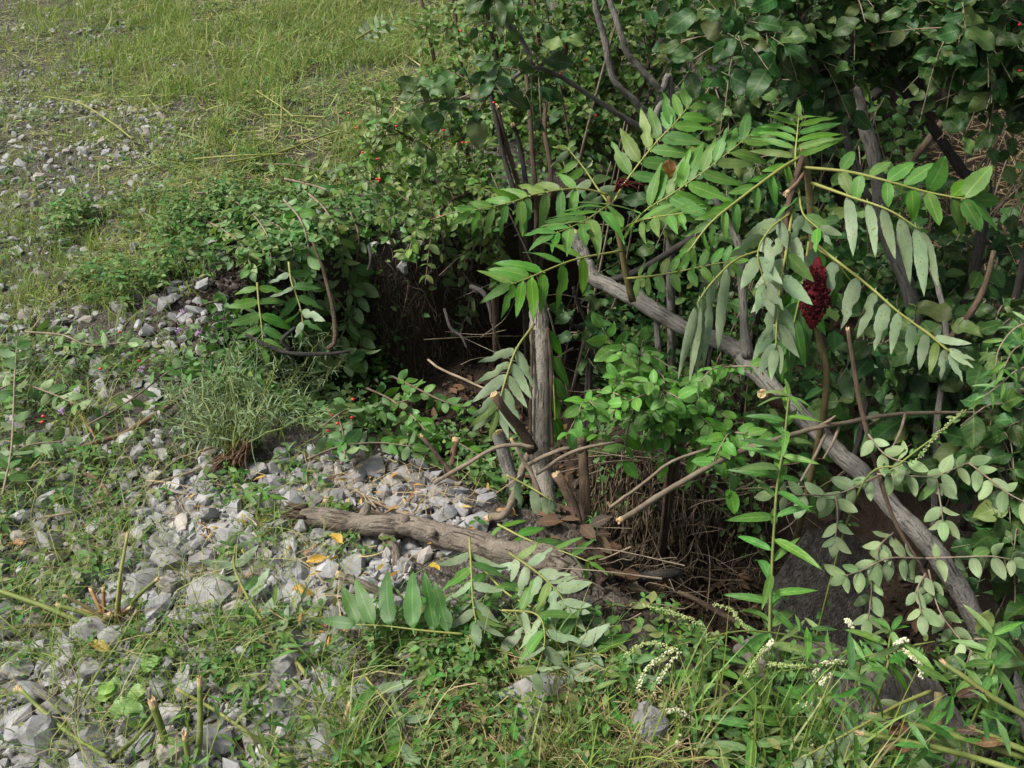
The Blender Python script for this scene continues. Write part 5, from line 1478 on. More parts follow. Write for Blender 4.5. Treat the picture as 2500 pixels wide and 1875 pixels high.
# ---- thick green cut stems in the corner
for k, (P, lab) in enumerate([
    ([(2500, 1850, 1.66), (2330, 1797, 1.7), (2230, 1770, 1.72), (2140, 1748, 1.74)], 'thick green cut stem pointing left with a slanted pale end, upper of three'),
    ([(2490, 1885, 1.62), (2380, 1850, 1.66), (2251, 1818, 1.68), (2108, 1792, 1.7)], 'thick green cut stem with brown withered leaf at its pale end'),
    ([(2510, 1752, 1.78), (2420, 1700, 1.8), (2350, 1650, 1.82), (2308, 1622, 1.84)], 'green cut stem above the others with curled brown leaf'),
    ([(2520, 1840, 1.64), (2450, 1810, 1.66), (2380, 1780, 1.68)], 'short green cut stub lying in the corner')]):
    T_ = thing('cut_green_stem', lab, 'cut stem', at(*P[0]), 'green cut stems in the corner')
    so, C = stick('stem', T_, P, [8, 7.5, 7, 6.5][:len(P)], 'green_stem', 10, 30, 0.06, 300 + k)
    cut_face(T_, C[-1], C[-1] - C[-3] + np.array([0, -.003, .004]), 0.0046, 'wood_cut', 'cut_end', 0.012, k)
    for q in range(2):
        kk = random.randint(12, 27)
        put_leaf(so, 'withered_leaf', LS['brown'][(k + q) % 6], C[kk], np.array([-0.7, random.uniform(-.4, .2), random.uniform(-.3, .4)]), ZUP + np.array([0, -1, 0]) * .6, random.uniform(0.05, 0.08))
T_ = thing('standing_weed_stem', 'upright brownish green weed stem standing behind the cut green stems', 'weed', gbase(2290, 1870, 1.85))
stick('stem', T_, [(2287, 1900, 1.82), (2289, 1800, 1.84), (2292, 1690, 1.86)], [14, 13, 11], 'fuzzy_stem', 10, 20, 0.05, 5)

# ---- the clump of cut red stalks
c0 = on(277, 1545)
T_ = thing('cut_stalk_clump', 'clump of cut reddish weed stalks splayed out of the gravel', 'weed', c0)
for k, (u, v, h, mt, r) in enumerate([(222, 1440, .07, 'red_stem', 5), (252, 1440, .075, 'red_stem', 5), (295, 1420, .09, 'red_stem', 6), (315, 1485, .05, 'red_stem', 5), (382, 1416, .10, 'green_stem', 5),
                                      (142, 1478, .06, 'green_stem', 6), (-40, 1430, .07, 'green_stem', 6), (-40, 1538, .03, 'fuzzy_stem', 5), (190, 1490, .05, 'red_stem', 6), (311, 1306, .18, 'yellow_stem', 4), (270, 1500, .06, 'fuzzy_stem', 8), (160, 1455, .08, 'fuzzy_stem', 4)]):
    r0 = ray(u, v); d0 = (1.6 - h) / -r0.z; q = np.array(CAM + r0 * d0); s_ = np.array(c0) + [random.uniform(-.025, .025), random.uniform(-.02, .02), 0]
    so, C = stick('stalk', T_, [s_, (s_ + q) / 2 + [0, 0, 0.012], q], [r * .0009, r * .0009, r * .0008], mt, 8, 14, 0.06, k, world=True)
    cut_face(T_, C[-1], C[-1] - C[-3], r * .0008, 'wood_cut', 'cut_end', 0.005, k)

# loose stalks lying in the lower corner
for k, (P, r, mt, lab) in enumerate([
    ([(342, 1538), (300, 1590), (255, 1660), (212, 1729)], 3.5, 'green_stem', 'thin green stalk leaning across the stones right of the clump'),
    ([(69, 1725), (130, 1775), (200, 1830), (270, 1872)], 5, 'green_stem', 'dark green stalk crossing the lower corner stones'),
    ([(395, 1775), (340, 1825), (285, 1875)], 5, 'green_stem', 'green stalk leaning on the cut stub at the bottom edge'),
    ([(447, 1725), (529, 1757), (600, 1805), (651, 1843), (710, 1880)], 4.5, 'yellow_stem', 'pale green stalk curving through the weeds along the bottom edge'),
    ([(860, 1760), (840, 1800), (810, 1850)], 6, 'straw', 'straw coloured stem standing in the bottom weeds'),
    ([(1105, 1880), (1030, 1700), (1010, 1640)], 2.5, 'straw', 'thin dry stalk among the clover below the log'),
]):
    W = np.array([tuple(on(u, v, 0.03)) for u, v in P]); W[0, 2] += .02
    T_ = thing('loose_stalk', lab, 'stalk', Vector(W[0])); so, C = stick('stem', T_, W, r * .0008, mt, 8, 24, 0.05, k, world=True)
    cut_face(T_, C[0], C[0] - C[2], r * .0008, 'wood_cut', 'cut_end', 0.004, k)
for k, (P, lab) in enumerate([([(735, 130), (800, 90), (870, 35), (930, -10)], 'long pale green stalk slanting over the cut grass at the top edge'), ([(650, 310), (720, 312), (800, 316)], 'straight pale stalk lying on the grass above the berries'),
                             ([(560, 430), (680, 405), (800, 360), (830, 350)], 'long pale stalk lying along the grass edge above the hollow'), ([(630, 250), (690, 290), (720, 315)], 'thin bent stalk in the cut grass'), ([(300, 20), (400, 10), (500, -4)], 'tan stalk lying across the far track'),
                             ([(480, 420), (590, 412), (700, 408)], 'green stalk bundle edge lying above the wilted leaves'), ([(120, 265), (200, 280), (280, 330), (330, 370)], 'fine pale stalk arching over the track stones'), ([(690, 240), (690, 340), (670, 380)], 'thin dark stalk upright in the cut grass')]):
    W = np.array([tuple(on(u, v, 0.06)) for u, v in P]); T_ = thing('lying_stalk', lab, 'stalk', Vector(W[0]), 'stalks lying in the cut grass')
    stick('stem', T_, W, .0042, 'yellow_stem' if k != 4 else 'straw', 6, 24, 0.05, k, world=True)
for k, (a_, b_, r, lab) in enumerate([((482, 1880), (488, 1668), 7, 'upright green cut stalk by the bottom edge of the gravel'), ((411, 1850), (374, 1721), 10, 'ragged split green stub at the bottom edge of the gravel'), ((455, 1890), (452, 1800), 7, 'short green stub beside the taller cut stalk')]):
    q0 = on(*a_); top = ray(*b_); dd = project([tuple(q0)])[2][0] - 0.02; q1 = at(b_[0], b_[1], dd)
    T_ = thing('cut_stub', lab, 'cut stem', q0); so, C = stick('stem', T_, [tuple(q0), tuple((q0 + q1) / 2 + Vector((.003, 0, 0))), tuple(q1)], [r * .0008, r * .00075, r * .0008], 'green_stem', 8, 14, 0.1, k, world=True)
    cut_face(T_, C[-1], C[-1] - C[-3], r * .0008, 'yellow_leaf' if 0 else 'wood_cut', 'cut_end', 0.012, k)

# bright bindweed leaves in the corner
for k, (u, v, n, lab) in enumerate([(305, 1760, 9, 'patch of lime green heart shaped leaves on the stones at the bottom'), (315, 1670, 5, 'small sprig of lime green leaves between the stones above the patch')]):
    b = on(u, v); T_ = thing('bindweed', lab, 'weed', b); g = np.random.default_rng(k)
    so, C = stick('stem', T_, [tuple(b + Vector((-.05, -.01, .01))), tuple(b + Vector((0, 0, .03))), tuple(b + Vector((.05, .03, .02)))], .0013, 'green_stem', 6, 12, world=True)
    for i in range(n):
        p = np.array(b) + [g.uniform(-.05, .05), g.uniform(-.035, .04), g.uniform(.015, .045)]
        th = g.uniform(0, 6.28); put_leaf(so, 'leaf', LS['lime'][i % 6], p, [math.cos(th), math.sin(th), 0.1], ZUP + g.normal(0, .25, 3), g.uniform(.035, .05))

# yellow dead leaves
for k, (u, v, L, mt, lab) in enumerate([
    (800, 1560, .055, 'yellow', 'pale yellow dead leaf on the stones before the fallen sumac'), (840, 1350, .06, 'yellow', 'cream dead leaf under the torn end of the log'), (765, 1365, .035, 'yellow', 'round cream leaf propped between stones left of the log'),
    (800, 1385, .05, 'yellow', 'orange curled leaf between stones below the log'), (720, 1460, .055, 'yellow', 'dry orange leaf strip left of the heaped stones'), (620, 1530, .07, 'yellow', 'orange withered leaf beside the cut weed stem'),
    (230, 1590, .06, 'yellow', 'orange withered leaf on the stones below the red stalks'), (1260, 1280, .06, 'yellow', 'yellow leaf standing behind the log'), (1320, 1355, .05, 'yellow', 'yellow leaf lying on the thick end of the log'),
    (1190, 1525, .06, 'yellow', 'browned curled leaf below the draped sumac frond'), (1075, 1415, .045, 'yellow', 'yellow leaf in the shade under the log'), (660, 1335, .05, 'brown', 'brown curled leaf on the gravel near the torn log end'),
    (510, 1310, .04, 'brown', 'rust leaf scrap between stones above the cut weed'), (70, 1350, .05, 'yellow', 'rust coloured leaf among weeds at the picture edge'), (1490, 1610, .04, 'yellow', 'yellow leaf at the dark mouth of the ditch'),
    (150, 735, .12, 'brown', 'long dry tan leaf on the grassy edge of the track'), (95, 800, .1, 'brown', 'curled tan leaf near the picture edge by pale leaves')]):
    p = on(u, v, 0.03); g = np.random.default_rng(k + 60); th = g.uniform(0, 6.28)
    o = bpy.data.objects.new('dead_leaf', LS[mt][k % 6]); col.objects.link(o)
    o.matrix_basis = leaf_matrix(p, [math.cos(th), math.sin(th), .15], ZUP + g.normal(0, .25, 3), L, 1)
    tag(o, lab, 'leaf', 'dead leaves')
o = bpy.data.objects.new('dead_leaf', LS['lime'][1]); o.data = o.data.copy(); o.data.materials[0] = M['yellow_leaf']; col.objects.link(o)
o.matrix_basis = leaf_matrix(at(1632, 390, 2.62), [0.2, 0, -1], unit(CAMV - np.array(at(1632, 390, 2.62))), 0.055, 0.8)
tag(o, 'bright yellow dying leaf caught among the green sumac leaflets', 'leaf', 'dead leaves')

# ================================================================== LEFT SIDE: CUTTINGS, KNAPWEED, HOLLOW
def ground_branch(label, P, lift, mat, Lpx, sp, seed, name='leafy_cutting', face='top', flip=0.3, cat='branch', berries=(), stem='twig', hang=0.1, group='leafy cuttings lying about'):
    W = np.array([tuple(on(u, v, lift)) for u, v in P])
    T_ = thing(name, label, cat, Vector(W[0]), group)
    leafy(T_, W, mat, Lpx, sp, face=face, flip=flip, seed=seed, world=True, stem=stem, kc=0.5, kz=0.7, jit=0.35, hang=hang, stem_name='stem', rp=3)
    return T_


CUTS = [
    ('pale leaved cutting lying on the stones near the grassy track', [(73, 844), (163, 852), (228, 877), (320, 870)], .05, 'pale', 46, 26, 'under', .3),
    ('leafy cutting at the picture edge left of the broken stick', [(-10, 1215), (41, 1170), (81, 1133), (171, 1121)], .06, 'pale', 52, 34, 'under', .4),
    ('low leafy cutting standing at the picture edge', [(30, 1270), (50, 1150), (55, 1000), (60, 890)], .08, 'oval', 50, 30, 'top', .3),
    ('leafy cutting lying along the broken brown stick', [(230, 1090), (330, 1030), (420, 960), (470, 940)], .07, 'oval', 46, 32, 'top', .3),
    ('leafy cutting hanging over the lip of the hollow', [(600, 560), (680, 580), (720, 640), (730, 700)], .05, 'oval', 46, 26, 'top', .4),
    ('wilting leafy cutting draped on the bank under the berry shrub', [(700, 470), (780, 490), (850, 520), (900, 560)], .06, 'oval', 38, 20, 'top', .3),
    ('cutting with dull leaves in the hollow left of the crooked branch', [(690, 720), (760, 760), (780, 830), (770, 920)], .10, 'pale', 58, 26, 'top', .3),
    ('cutting with dull leaves piled in the hollow behind the knapweed', [(860, 700), (880, 780), (860, 860), (820, 930)], .12, 'oval', 60, 26, 'top', .35),
    ('leafy cutting in front of the bank foot beside red berries', [(800, 1130), (860, 1090), (930, 1060), (1000, 1040)], .12, 'oval', 50, 26, 'top', .3),
    ('leafy cutting lying behind the pale heaped stones', [(760, 1180), (840, 1150), (930, 1140), (1010, 1150)], .08, 'oval', 48, 26, 'top', .4),
    ('leafy cutting sloping down into the hollow below the berries', [(900, 1000), (960, 1030), (1020, 1080), (1060, 1130)], .10, 'bright', 46, 26, 'top', .2),
    ('little leafy cutting at the grass edge above the hollow', [(480, 500), (560, 500), (640, 520)], .05, 'oval', 34, 20, 'top', .3),
    ('leafy cutting across the top of the bank by the track weeds', [(640, 430), (720, 430), (820, 450)], .05, 'oval', 34, 18, 'top', .3),
    ('cutting of fresh leaves on the dark stones in the hollow', [(500, 800), (540, 790), (580, 800)], .08, 'bright', 34, 16, 'top', .1),
    ('small cutting of silvery leaves against the dark bank wall', [(1050, 560), (1075, 600), (1090, 660), (1090, 720)], .06, 'pale', 38, 22, 'top', .5),
    ('sparse silvery sprig hanging before the dark bank wall', [(1130, 720), (1150, 770), (1140, 830), (1120, 860)], .10, 'pale', 38, 26, 'top', .6),
    ('leafy cutting with red berries at the mouth of the hollow', [(850, 1180), (845, 1120), (835, 1080), (830, 1050)], .08, 'oval', 54, 24, 'top', .2),
    ('pale cutting half buried in weeds at the middle of the edge', [(0, 1000), (60, 980), (130, 1000), (200, 1030)], .06, 'pale', 44, 30, 'under', .5),
]
CUTS += [
    ('trailing leafy stem over the stones of the lip, nearest the track', [(470, 560), (540, 590), (600, 640), (620, 700)], .06, 'olive', 42, 20, 'top', .35),
    ('trailing leafy stem over the stones of the lip, next to the sumac leaf', [(560, 520), (620, 560), (660, 620), (670, 690)], .07, 'olive', 42, 20, 'top', .35),
    ('leafy stem spilling over the bank edge under the berry shrub', [(760, 520), (800, 560), (830, 620), (845, 690)], .08, 'olive', 42, 18, 'top', .35),
    ('leafy stem spilling over the bank edge beside the crooked branch', [(700, 540), (740, 590), (760, 660), (760, 730)], .09, 'bright', 46, 22, 'top', .3),
    ('leafy stem hanging down the far end of the bank', [(860, 560), (880, 620), (870, 700), (860, 760)], .07, 'olive', 40, 20, 'top', .35),
    ('heap of dull leafy twigs low in the hollow, nearest the knapweed', [(680, 830), (740, 880), (800, 930), (860, 960)], .14, 'oval', 56, 22, 'top', .4),
    ('heap of dull leafy twigs low in the hollow, against the bank wall', [(780, 760), (840, 820), (880, 890), (890, 950)], .13, 'pale', 54, 24, 'top', .3),
    ('leafy twig lying on the low slope behind the sawn stubs', [(960, 960), (1020, 990), (1080, 1020), (1140, 1040)], .08, 'bright', 40, 22, 'top', .3),
    ('leafy twig between the stubs and the heaped stones', [(1000, 1120), (1070, 1110), (1130, 1130), (1190, 1170)], .08, 'bright', 40, 20, 'top', .3),
    ('leafy twig lying against the foot of the upright trunk', [(1180, 1200), (1240, 1220), (1290, 1240)], .06, 'bright', 36, 18, 'top', .3),
    ('silvery sprig at the top of the dark bank wall', [(1000, 520), (1060, 540), (1110, 560), (1160, 600)], .07, 'pale', 36, 18, 'top', .5),
]
for k, (lab, P, lift, mat, Lp, sp, fc, fl) in enumerate(CUTS):
    ground_branch(lab, P, lift, mat, Lp, sp, 200 + k, face=fc, flip=fl)

BV, BF = stone_data(9, 2, 0)
BERRY_ME = [np_mesh('red_berry', BV * np.array(q), BF, 'berry') for q in ([.011, .013, .0155], [.011, .012, .013])]
# red berries: each a thing, in clusters by place
BER = [(460, 615, .04, 'on the leaves at the lip of the hollow'), (495, 620, .04, 'on the leaves at the lip of the hollow'),
       (300, 845, .05, 'on the pale cutting by the stones'), (120, 1060, .06, 'in the edge cutting'), (118, 1075, .06, 'in the edge cutting'), (255, 935, .05, 'by the broken stick'), (348, 916, .05, 'by the broken stick'),
       (870, 1047, .1, 'in front of the hollow'), (812, 1070, .1, 'in front of the hollow'), (815, 1082, .1, 'in front of the hollow'), (818, 1088, .1, 'in front of the hollow'), (868, 1094, .1, 'in front of the hollow'), (812, 1126, .1, 'in front of the hollow'), (833, 1108, .1, 'in front of the hollow')]
for u, v, h, wh in BER:
    p = on(u, v, h)
    o = link('red_berry', BERRY_ME[0], None, p)
    tag(o, 'shiny red berry ' + wh, 'berry', 'red berries ' + wh)
for u, v, d in [(970, 300, 3.4), (968, 308, 3.4), (1083, 318, 3.4), (882, 312, 3.4), (852, 276, 3.42), (1010, 208, 3.4), (922, 388, 3.35), (925, 442, 3.35), (920, 437, 3.35), (928, 436, 3.35), (1130, 348, 3.4), (1140, 348, 3.4), (885, 372, 3.4), (870, 312, 3.4),
                (1368, 180, 3.0), (1125, 75, 3.2), (1432, 145, 3.1), (1455, 282, 3.1), (1206, 250, 3.2), (2130, 108, 2.9), (2490, 172, 2.6), (2490, 60, 2.6), (1075, 527, 3.3)]:
    o = link('red_berry', BERRY_ME[1], None, at(u, v, d))
    wh = 'in the berry shrub above the bank' if u < 1150 else ('behind the overhanging limb' if u < 1600 else 'in the dark trees of the far corner')
    tag(o, 'small red berry hanging ' + wh, 'berry', 'red berries ' + wh)

# ---- the uprooted knapweed
b = on(640, 1000)
T_ = thing('knapweed', 'uprooted grey green knapweed sprawling over the hollow edge, roots showing', 'weed', b)
g = np.random.default_rng(90)
rb = on(575, 1150, .05)
mbl = MB()
lp, ld, ll = [], [], []
for k in range(60):
    e = on(g.uniform(400, 890), g.uniform(800, 1090), g.uniform(.02, .10))
    s_ = np.array(rb) + g.normal(0, .015, 3)
    mid = s_ * 0.5 + np.array(e) * 0.5 + g.normal(0, .04, 3) + [0, 0, .035]
    so, C = stick('stem', T_, [s_, mid, np.array(e)], [.0022, .0016, .0008], 'yellow_stem' if k % 4 == 0 else 'green_stem', 5, 20, 0.03, k, world=True, wob=.02)
    for i in range(4, 20):
        for q in range(3):
            lp.append(C[i]); ld.append(g.normal(size=3) + [0, 0, .2]); ll.append(g.uniform(.02, .05))
    for q in range(2):
        s2 = C[g.integers(8, 17)]; e2 = s2 + g.normal(0, .06, 3) + [0, 0, .02]
        tube(mbl, catmull([s2, (s2 + e2) / 2 + g.normal(0, .01, 3), e2], 7), .0009, 4)
        for i in range(6): lp.append(s2 + (e2 - s2) * g.random()); ld.append(g.normal(size=3)); ll.append(g.uniform(.012, .03))
leaf_cloud(mbl, lp, np.array(ld), g.normal(0, .6, (len(lp), 3)) + ZUP, np.array(ll), leaf_shape(0.10, .75, .85, 0, .2, .8, 0, 0, 3, 0, 1, 0))
link('foliage', mbl.mesh('foliage', 'grey_green', True, b), T_)['kind'] = 'stuff'
mbr = MB()
for k in range(70):
    q = np.array(rb) + [g.uniform(-.01, .03), 0, 0]; e = q + np.array([g.uniform(-.09, .03), g.uniform(-.05, .01), g.uniform(-.07, -.01)])
    tube(mbr, catmull([q + g.normal(0, .008, 3) + [0.02, 0.02, .02], (q + e) / 2 + [0, -.01, .02], e], 8), np.linspace(.0022, .0007, 8), 4)
link('roots', mbr.mesh('roots', 'root_red', True, b), T_)
for k, (u, v) in enumerate([(460, 830), (452, 877), (500, 885), (365, 972), (175, 1078)]):
    mb = MB(); p = np.array(on(u, v, .1))
    for i in range(18): tube(mb, np.array([p, p + unit(g.normal(size=3) + ZUP * .8) * .012]), .0009, 4)
    o = link('flower_head', mb.mesh('flower_head', 'lilac', True, b), T_)

# ---- soil bank: hanging fine roots, clods
g = np.random.default_rng(91)
mbr = MB()
for k in range(330):
    u, v = g.uniform(860, 1180), g.uniform(545, 900)
    p = np.array(on(u, v, 0)); p[1] -= .015
    l = g.uniform(.05, .28); q = [p]; d = np.array([g.normal(0, .25), -.12, -1.0])
    for i in range(5): q.append(q[-1] + unit(d + g.normal(0, .35, 3)) * l / 5)
    tube(mbr, catmull(q, 12), np.linspace(g.uniform(.0008, .002), .0005, 12), 4, cap=False)
o = link('hanging_roots', mbr.mesh('hanging_roots', 'root', True)); tag(o, 'fine brown roots hanging from the dark soil bank', 'roots', kind='stuff')
for k, (u, v, s, lab) in enumerate([(985, 655, .07, 'upright pale stone stuck in the dark soil bank'), (1020, 590, .06, 'grey stone under the overhang of the bank'), (960, 590, .05, 'rounded stone in the black soil below the lip'), (915, 590, .045, 'dark stone in the black soil at the bank end')]):
    p = on(u, v, .0); o = link('bank_stone', STONE_ME[k], None, p - Vector((0, .02, 0))); o.scale = (s * .7, s, s * 1.4) if k == 0 else (s, s, s); tag(o, lab, 'stone')
# thicker crooked roots
for k, (P, r, lab) in enumerate([([(1085, 755, 3.0), (1100, 800, 2.95), (1125, 820, 2.92), (1140, 850, 2.9)], 4, 'crooked brown root sticking out of the bank wall'), ([(1150, 700, 2.95), (1180, 715, 2.9), (1195, 750, 2.88), (1200, 790, 2.88)], 6, 'gnarled root below the sumac leaf tip'),
                                 ([(900, 600, 3.2), (905, 630, 3.15), (898, 660, 3.12)], 4, 'short torn root in the black soil')]):
    T_ = thing('bank_root', lab, 'root', at(*P[0])); stick('root', T_, P, [r, r, r * .8, r * .5][:len(P)], 'dark_bark', 8, 20, .12, k)

# ---- the brown root tangle in the ditch
g = np.random.default_rng(92)
mbr = MB()
for k in range(600):
    u, v = g.uniform(1430, 1860), g.uniform(1080, 1480)
    p = np.array(on(u, v, 0)) + [0, -g.uniform(.0, .10), g.uniform(0, .06)]
    l = g.uniform(.08, .32); q = [p]; d = np.array([g.normal(0, .3), g.normal(-.1, .2), -1.0]) if g.random() < .7 else np.array([g.normal(0, 1), g.normal(-.1, .3), g.normal(0, .5)])
    for i in range(5): q.append(q[-1] + unit(d + g.normal(0, .45, 3)) * l / 5)
    tube(mbr, catmull(q, 13), np.linspace(g.uniform(.0009, .0026), .0006, 13), 4, cap=False)
for k in range(760):
    u, v = g.uniform(1430, 1860), g.uniform(1060, 1240)
    p = np.array(on(u, v, 0)) + [0, -g.uniform(.03, .16), g.uniform(0, .05)]
    l = g.uniform(.18, .5); q = [p]; d = np.array([g.normal(0, .12), g.normal(-.08, .1), -1.0])
    for i in range(6): q.append(q[-1] + unit(d + g.normal(0, .22, 3)) * l / 6)
    tube(mbr, catmull(q, 15), np.linspace(g.uniform(.001, .0032), .0006, 15), 4, cap=False)
o = link('root_tangle', mbr.mesh('root_tangle', 'vine', True)); tag(o, 'tangle of dry brown roots and vines down the ditch side', 'roots', kind='stuff')
NTH = ['first', 'second', 'third', 'fourth', 'fifth', 'sixth', 'seventh', 'eighth', 'last']
for k in range(9):
    u, v = 1475 + 40 * k, g.uniform(1090, 1250); p = np.array(on(u, v, .02)) + [0, -.08, .03]; q = [p]
    for i in range(5): q.append(q[-1] + unit(np.array([g.normal(0, .6), -.05, -.7]) + g.normal(0, .4, 3)) * .06)
    T_ = thing('twisted_root', 'thick twisted root winding down the brown tangle, %s counted from the upright trunk' % NTH[k], 'root', Vector(p), 'twisted roots in the tangle')
    stick('root', T_, q, np.linspace(.007, .003, 6), 'vine', 8, 40, .15, k, world=True)

mbr = MB()
for k in range(80):
    u, v = g.uniform(1420, 2050), g.uniform(850, 1400)
    p = np.array(on(u, v, 0)) + [0, -g.uniform(.02, .25), g.uniform(.0, .2)]
    th = g.uniform(0, 6.28); d = unit([math.cos(th), .4 * math.sin(th), g.normal(0, .45)]); l = g.uniform(.1, .42)
    tube(mbr, catmull([p - d * l * .5, p + g.normal(0, .02, 3), p + d * l * .5], 9), np.linspace(g.uniform(.0014, .0036), .0008, 9), 5, cap=False)
for k in range(70):
    u, v = g.uniform(1150, 1750), g.uniform(560, 960)
    p = np.array(on(u, v, 0)) + [0, -g.uniform(.02, .3), g.uniform(.0, .15)]
    th = g.normal(0, .7) + (math.pi if g.random() < .5 else 0); d = unit([math.cos(th), .4, math.sin(th) * .8]); l = g.uniform(.12, .5)
    tube(mbr, catmull([p - d * l * .5, p + g.normal(0, .02, 3), p + d * l * .5], 9), np.linspace(g.uniform(.0014, .004), .0008, 9), 5, cap=False)
o = link('dead_twigs', mbr.mesh('dead_twigs', 'twig', True)); tag(o, 'litter of thin dead twigs criss-crossing the ditch', 'twigs', kind='stuff')

# ---- rocks in the ditch
p = at(2005, 1500, 2.66)
boulder('dark_slab', 'dark smooth rock leaning in the ditch behind the goldenrod', 'rock', p, (0.36, 0.28, 0.56), R(25), (R(-30), R(22)), 'slab', 507, 5)
boulder('brown_rock', 'broad brown grey rock behind the weeds in the bottom corner', 'rock', at(2030, 1745, 2.12), (0.62, 0.34, 0.30), R(-5), (R(15), R(5)), 'rock', 502, 10)
boulder('grey_rock', 'long pale rock lying in the grass below the log', 'rock', on(1300, 1720, .03), (0.18, 0.09, 0.10), R(25), (0.1, 0.2), 'stone', 503)
boulder('grey_rock', 'pale rock at the edge of the dark ditch mouth, right of the long one', 'rock', on(1575, 1800, .03), (0.09, 0.08, 0.10), R(50), (0.1, 0.2), 'stone', 504)
boulder('grey_rock', 'rock half sunk in grass under the long pale rock', 'rock', on(1290, 1790, .02), (0.11, 0.09, 0.11), R(70), (0.3, 0.2), 'stone', 505)
boulder('ditch_stone', 'small reddish stone in the ditch between slab and goldenrod', 'rock', at(1850, 1590, 2.2), (0.12, 0.1, 0.08), R(20), (0.1, 0.1), 'rock', 506)

# ================================================================== STUFF: grass, clippings, weeds, undergrowth
def jitz(P, s): P = P.copy(); P[:, 2] += rng.uniform(0, s, len(P)); return P


GRASS_STRIP = [(330, -60), (1000, -60), (1120, 180), (1150, 330), (900, 400), (560, 430), (430, 300)]
GRASS_SIDE = [(-300, -80), (420, -80), (430, 300), (560, 430), (430, 640), (100, 780), (-400, 800)]
mb = MB()
P = scatter(GRASS_STRIP, 24000, soft=0.14, patch=(2.5, -0.12, 21))
blades(mb, P, rng.uniform(.04, .14, len(P)), rng.uniform(.3, 1.3, len(P)), rng.uniform(.003, .007, len(P)))
# tufts along the track
def tufts(poly, nt, per, hr, spread, pxp=True):
    c = scatter(poly, nt, 0, pxp, 0.06, (3.0, -0.15, 7)); k = np.repeat(np.arange(nt), per)
    P = c[k] + np.column_stack([rng.normal(0, spread, (len(k), 2)), np.zeros(len(k))])
    P[:, 2] = tz(P[:, 0], P[:, 1])
    hs = rng.uniform(hr[0], hr[1], nt)[k] * rng.uniform(.5, 1.1, len(k))
    return P, hs
P, hs = tufts(GRASS_SIDE, 1900, 11, (.02, .08), .05)
blades(mb, P, hs, rng.uniform(.2, 1.2, len(P)), rng.uniform(.0018, .004, len(P)))
P, hs = tufts([(380, 180), (640, 60), (900, 200), (760, 360), (480, 420)], 40, 9, (.14, .34), .03)
blades(mb, P, hs, rng.uniform(.1, .8, len(P)), rng.uniform(.002, .005, len(P)))
P, hs = tufts([(-200, -40), (420, -40), (430, 280), (-200, 280)], 160, 10, (.05, .16), .05)
blades(mb, P, hs, rng.uniform(.2, 1, len(P)), rng.uniform(.003, .006, len(P)))
P, hs = tufts([(-100, 560), (430, 480), (560, 640), (420, 760), (-100, 830)], 120, 16, (.05, .12), .03)
blades(mb, P, hs, rng.uniform(.2, 1.0, len(P)), rng.uniform(.002, .005, len(P)))
P, hs = tufts([(880, 1600), (1350, 1590), (1580, 1760), (1650, 1980), (820, 1980)], 90, 12, (.06, .2), .025)
blades(mb, P, hs, rng.uniform(.2, .9, len(P)), rng.uniform(.0022, .006, len(P)))
P, hs = tufts([(-100, 1150), (900, 1500), (850, 1960), (-200, 1960)], 50, 8, (.05, .14), .02)
blades(mb, P, hs, rng.uniform(.3, 1.2, len(P)), rng.uniform(.002, .005, len(P)))
P, hs = tufts([(0.28, 1.22), (0.5, 1.0), (1.2, 0.8), (1.3, 1.05), (.6, 1.22)], 36, 12, (.15, .36), .03, False)
blades(mb, P, hs, rng.uniform(.1, .7, len(P)), rng.uniform(.003, .007, len(P)))
P, hs = tufts([(.1, 1.45), (.2, 1.25), (.45, .95), (.9, .7), (1.15, .9), (.6, 1.15), (.3, 1.3)], 34, 9, (.08, .24), .03, False)
blades(mb, P, hs, rng.uniform(.2, 1.0, len(P)), rng.uniform(.002, .006, len(P)))
P, hs = tufts([(-100, 800), (560, 900), (900, 1560), (1300, 1560), (1500, 1960), (-100, 1960)], 560, 6, (.05, .17), .02)
blades(mb, P, hs, rng.uniform(.5, 1.6, len(P)), rng.uniform(.0015, .0035, len(P)))
P, hs = tufts([(1.9, 4.6), (3.0, 4.4), (5.0, 7.5), (3.4, 8.5)], 90, 12, (.05, .2), .06, False)
blades(mb, P, hs, rng.uniform(.2, 1.2, len(P)), rng.uniform(.004, .008, len(P)))
P = scatter([(-1.0, 4.5), (1, 6), (3, 9), (5, 14), (-3, 14), (-4, 6)], 12000, 0, False)
blades(mb, P, rng.uniform(.08, .22, len(P)), rng.uniform(.2, 1.1, len(P)), rng.uniform(.004, .008, len(P)))
o = link('grass', mb.mesh('grass', 'grass', True)); tag(o, 'green grass growing in strips and tufts over the bank', 'grass', kind='stuff')

mb = MB()
P = jitz(scatter(GRASS_STRIP, 8000, soft=0.14, patch=(3, -0.3, 3)), .05)
n = len(P); lying(mb, P, rng.uniform(.04, .2, n), rng.uniform(.0022, .0065, n), rng.uniform(0, 6.28, n), rng.normal(0, .25, n), rng.normal(0, .13, n))
P = jitz(scatter(GRASS_SIDE, 13000, soft=0.06, patch=(3, -0.2, 4)), .015)
n = len(P); lying(mb, P, rng.uniform(.02, .12, n), rng.uniform(.0018, .0045, n), rng.uniform(0, 6.28, n), rng.normal(0, .12, n), rng.normal(0, .13, n))
P = jitz(scatter([(430, 420), (900, 400), (860, 500), (560, 560), (300, 760), (100, 760)], 2500), .03)
n = len(P); lying(mb, P, rng.uniform(.03, .14, n), rng.uniform(.0016, .0035, n), rng.uniform(0, 6.28, n), rng.normal(0, .2, n), rng.normal(0, .13, n))
o = link('cut_grass', mb.mesh('cut_grass', 'grass_yellow', True)); tag(o, 'yellowing cut grass lying over the strip beside the track', 'cut grass', kind='stuff')

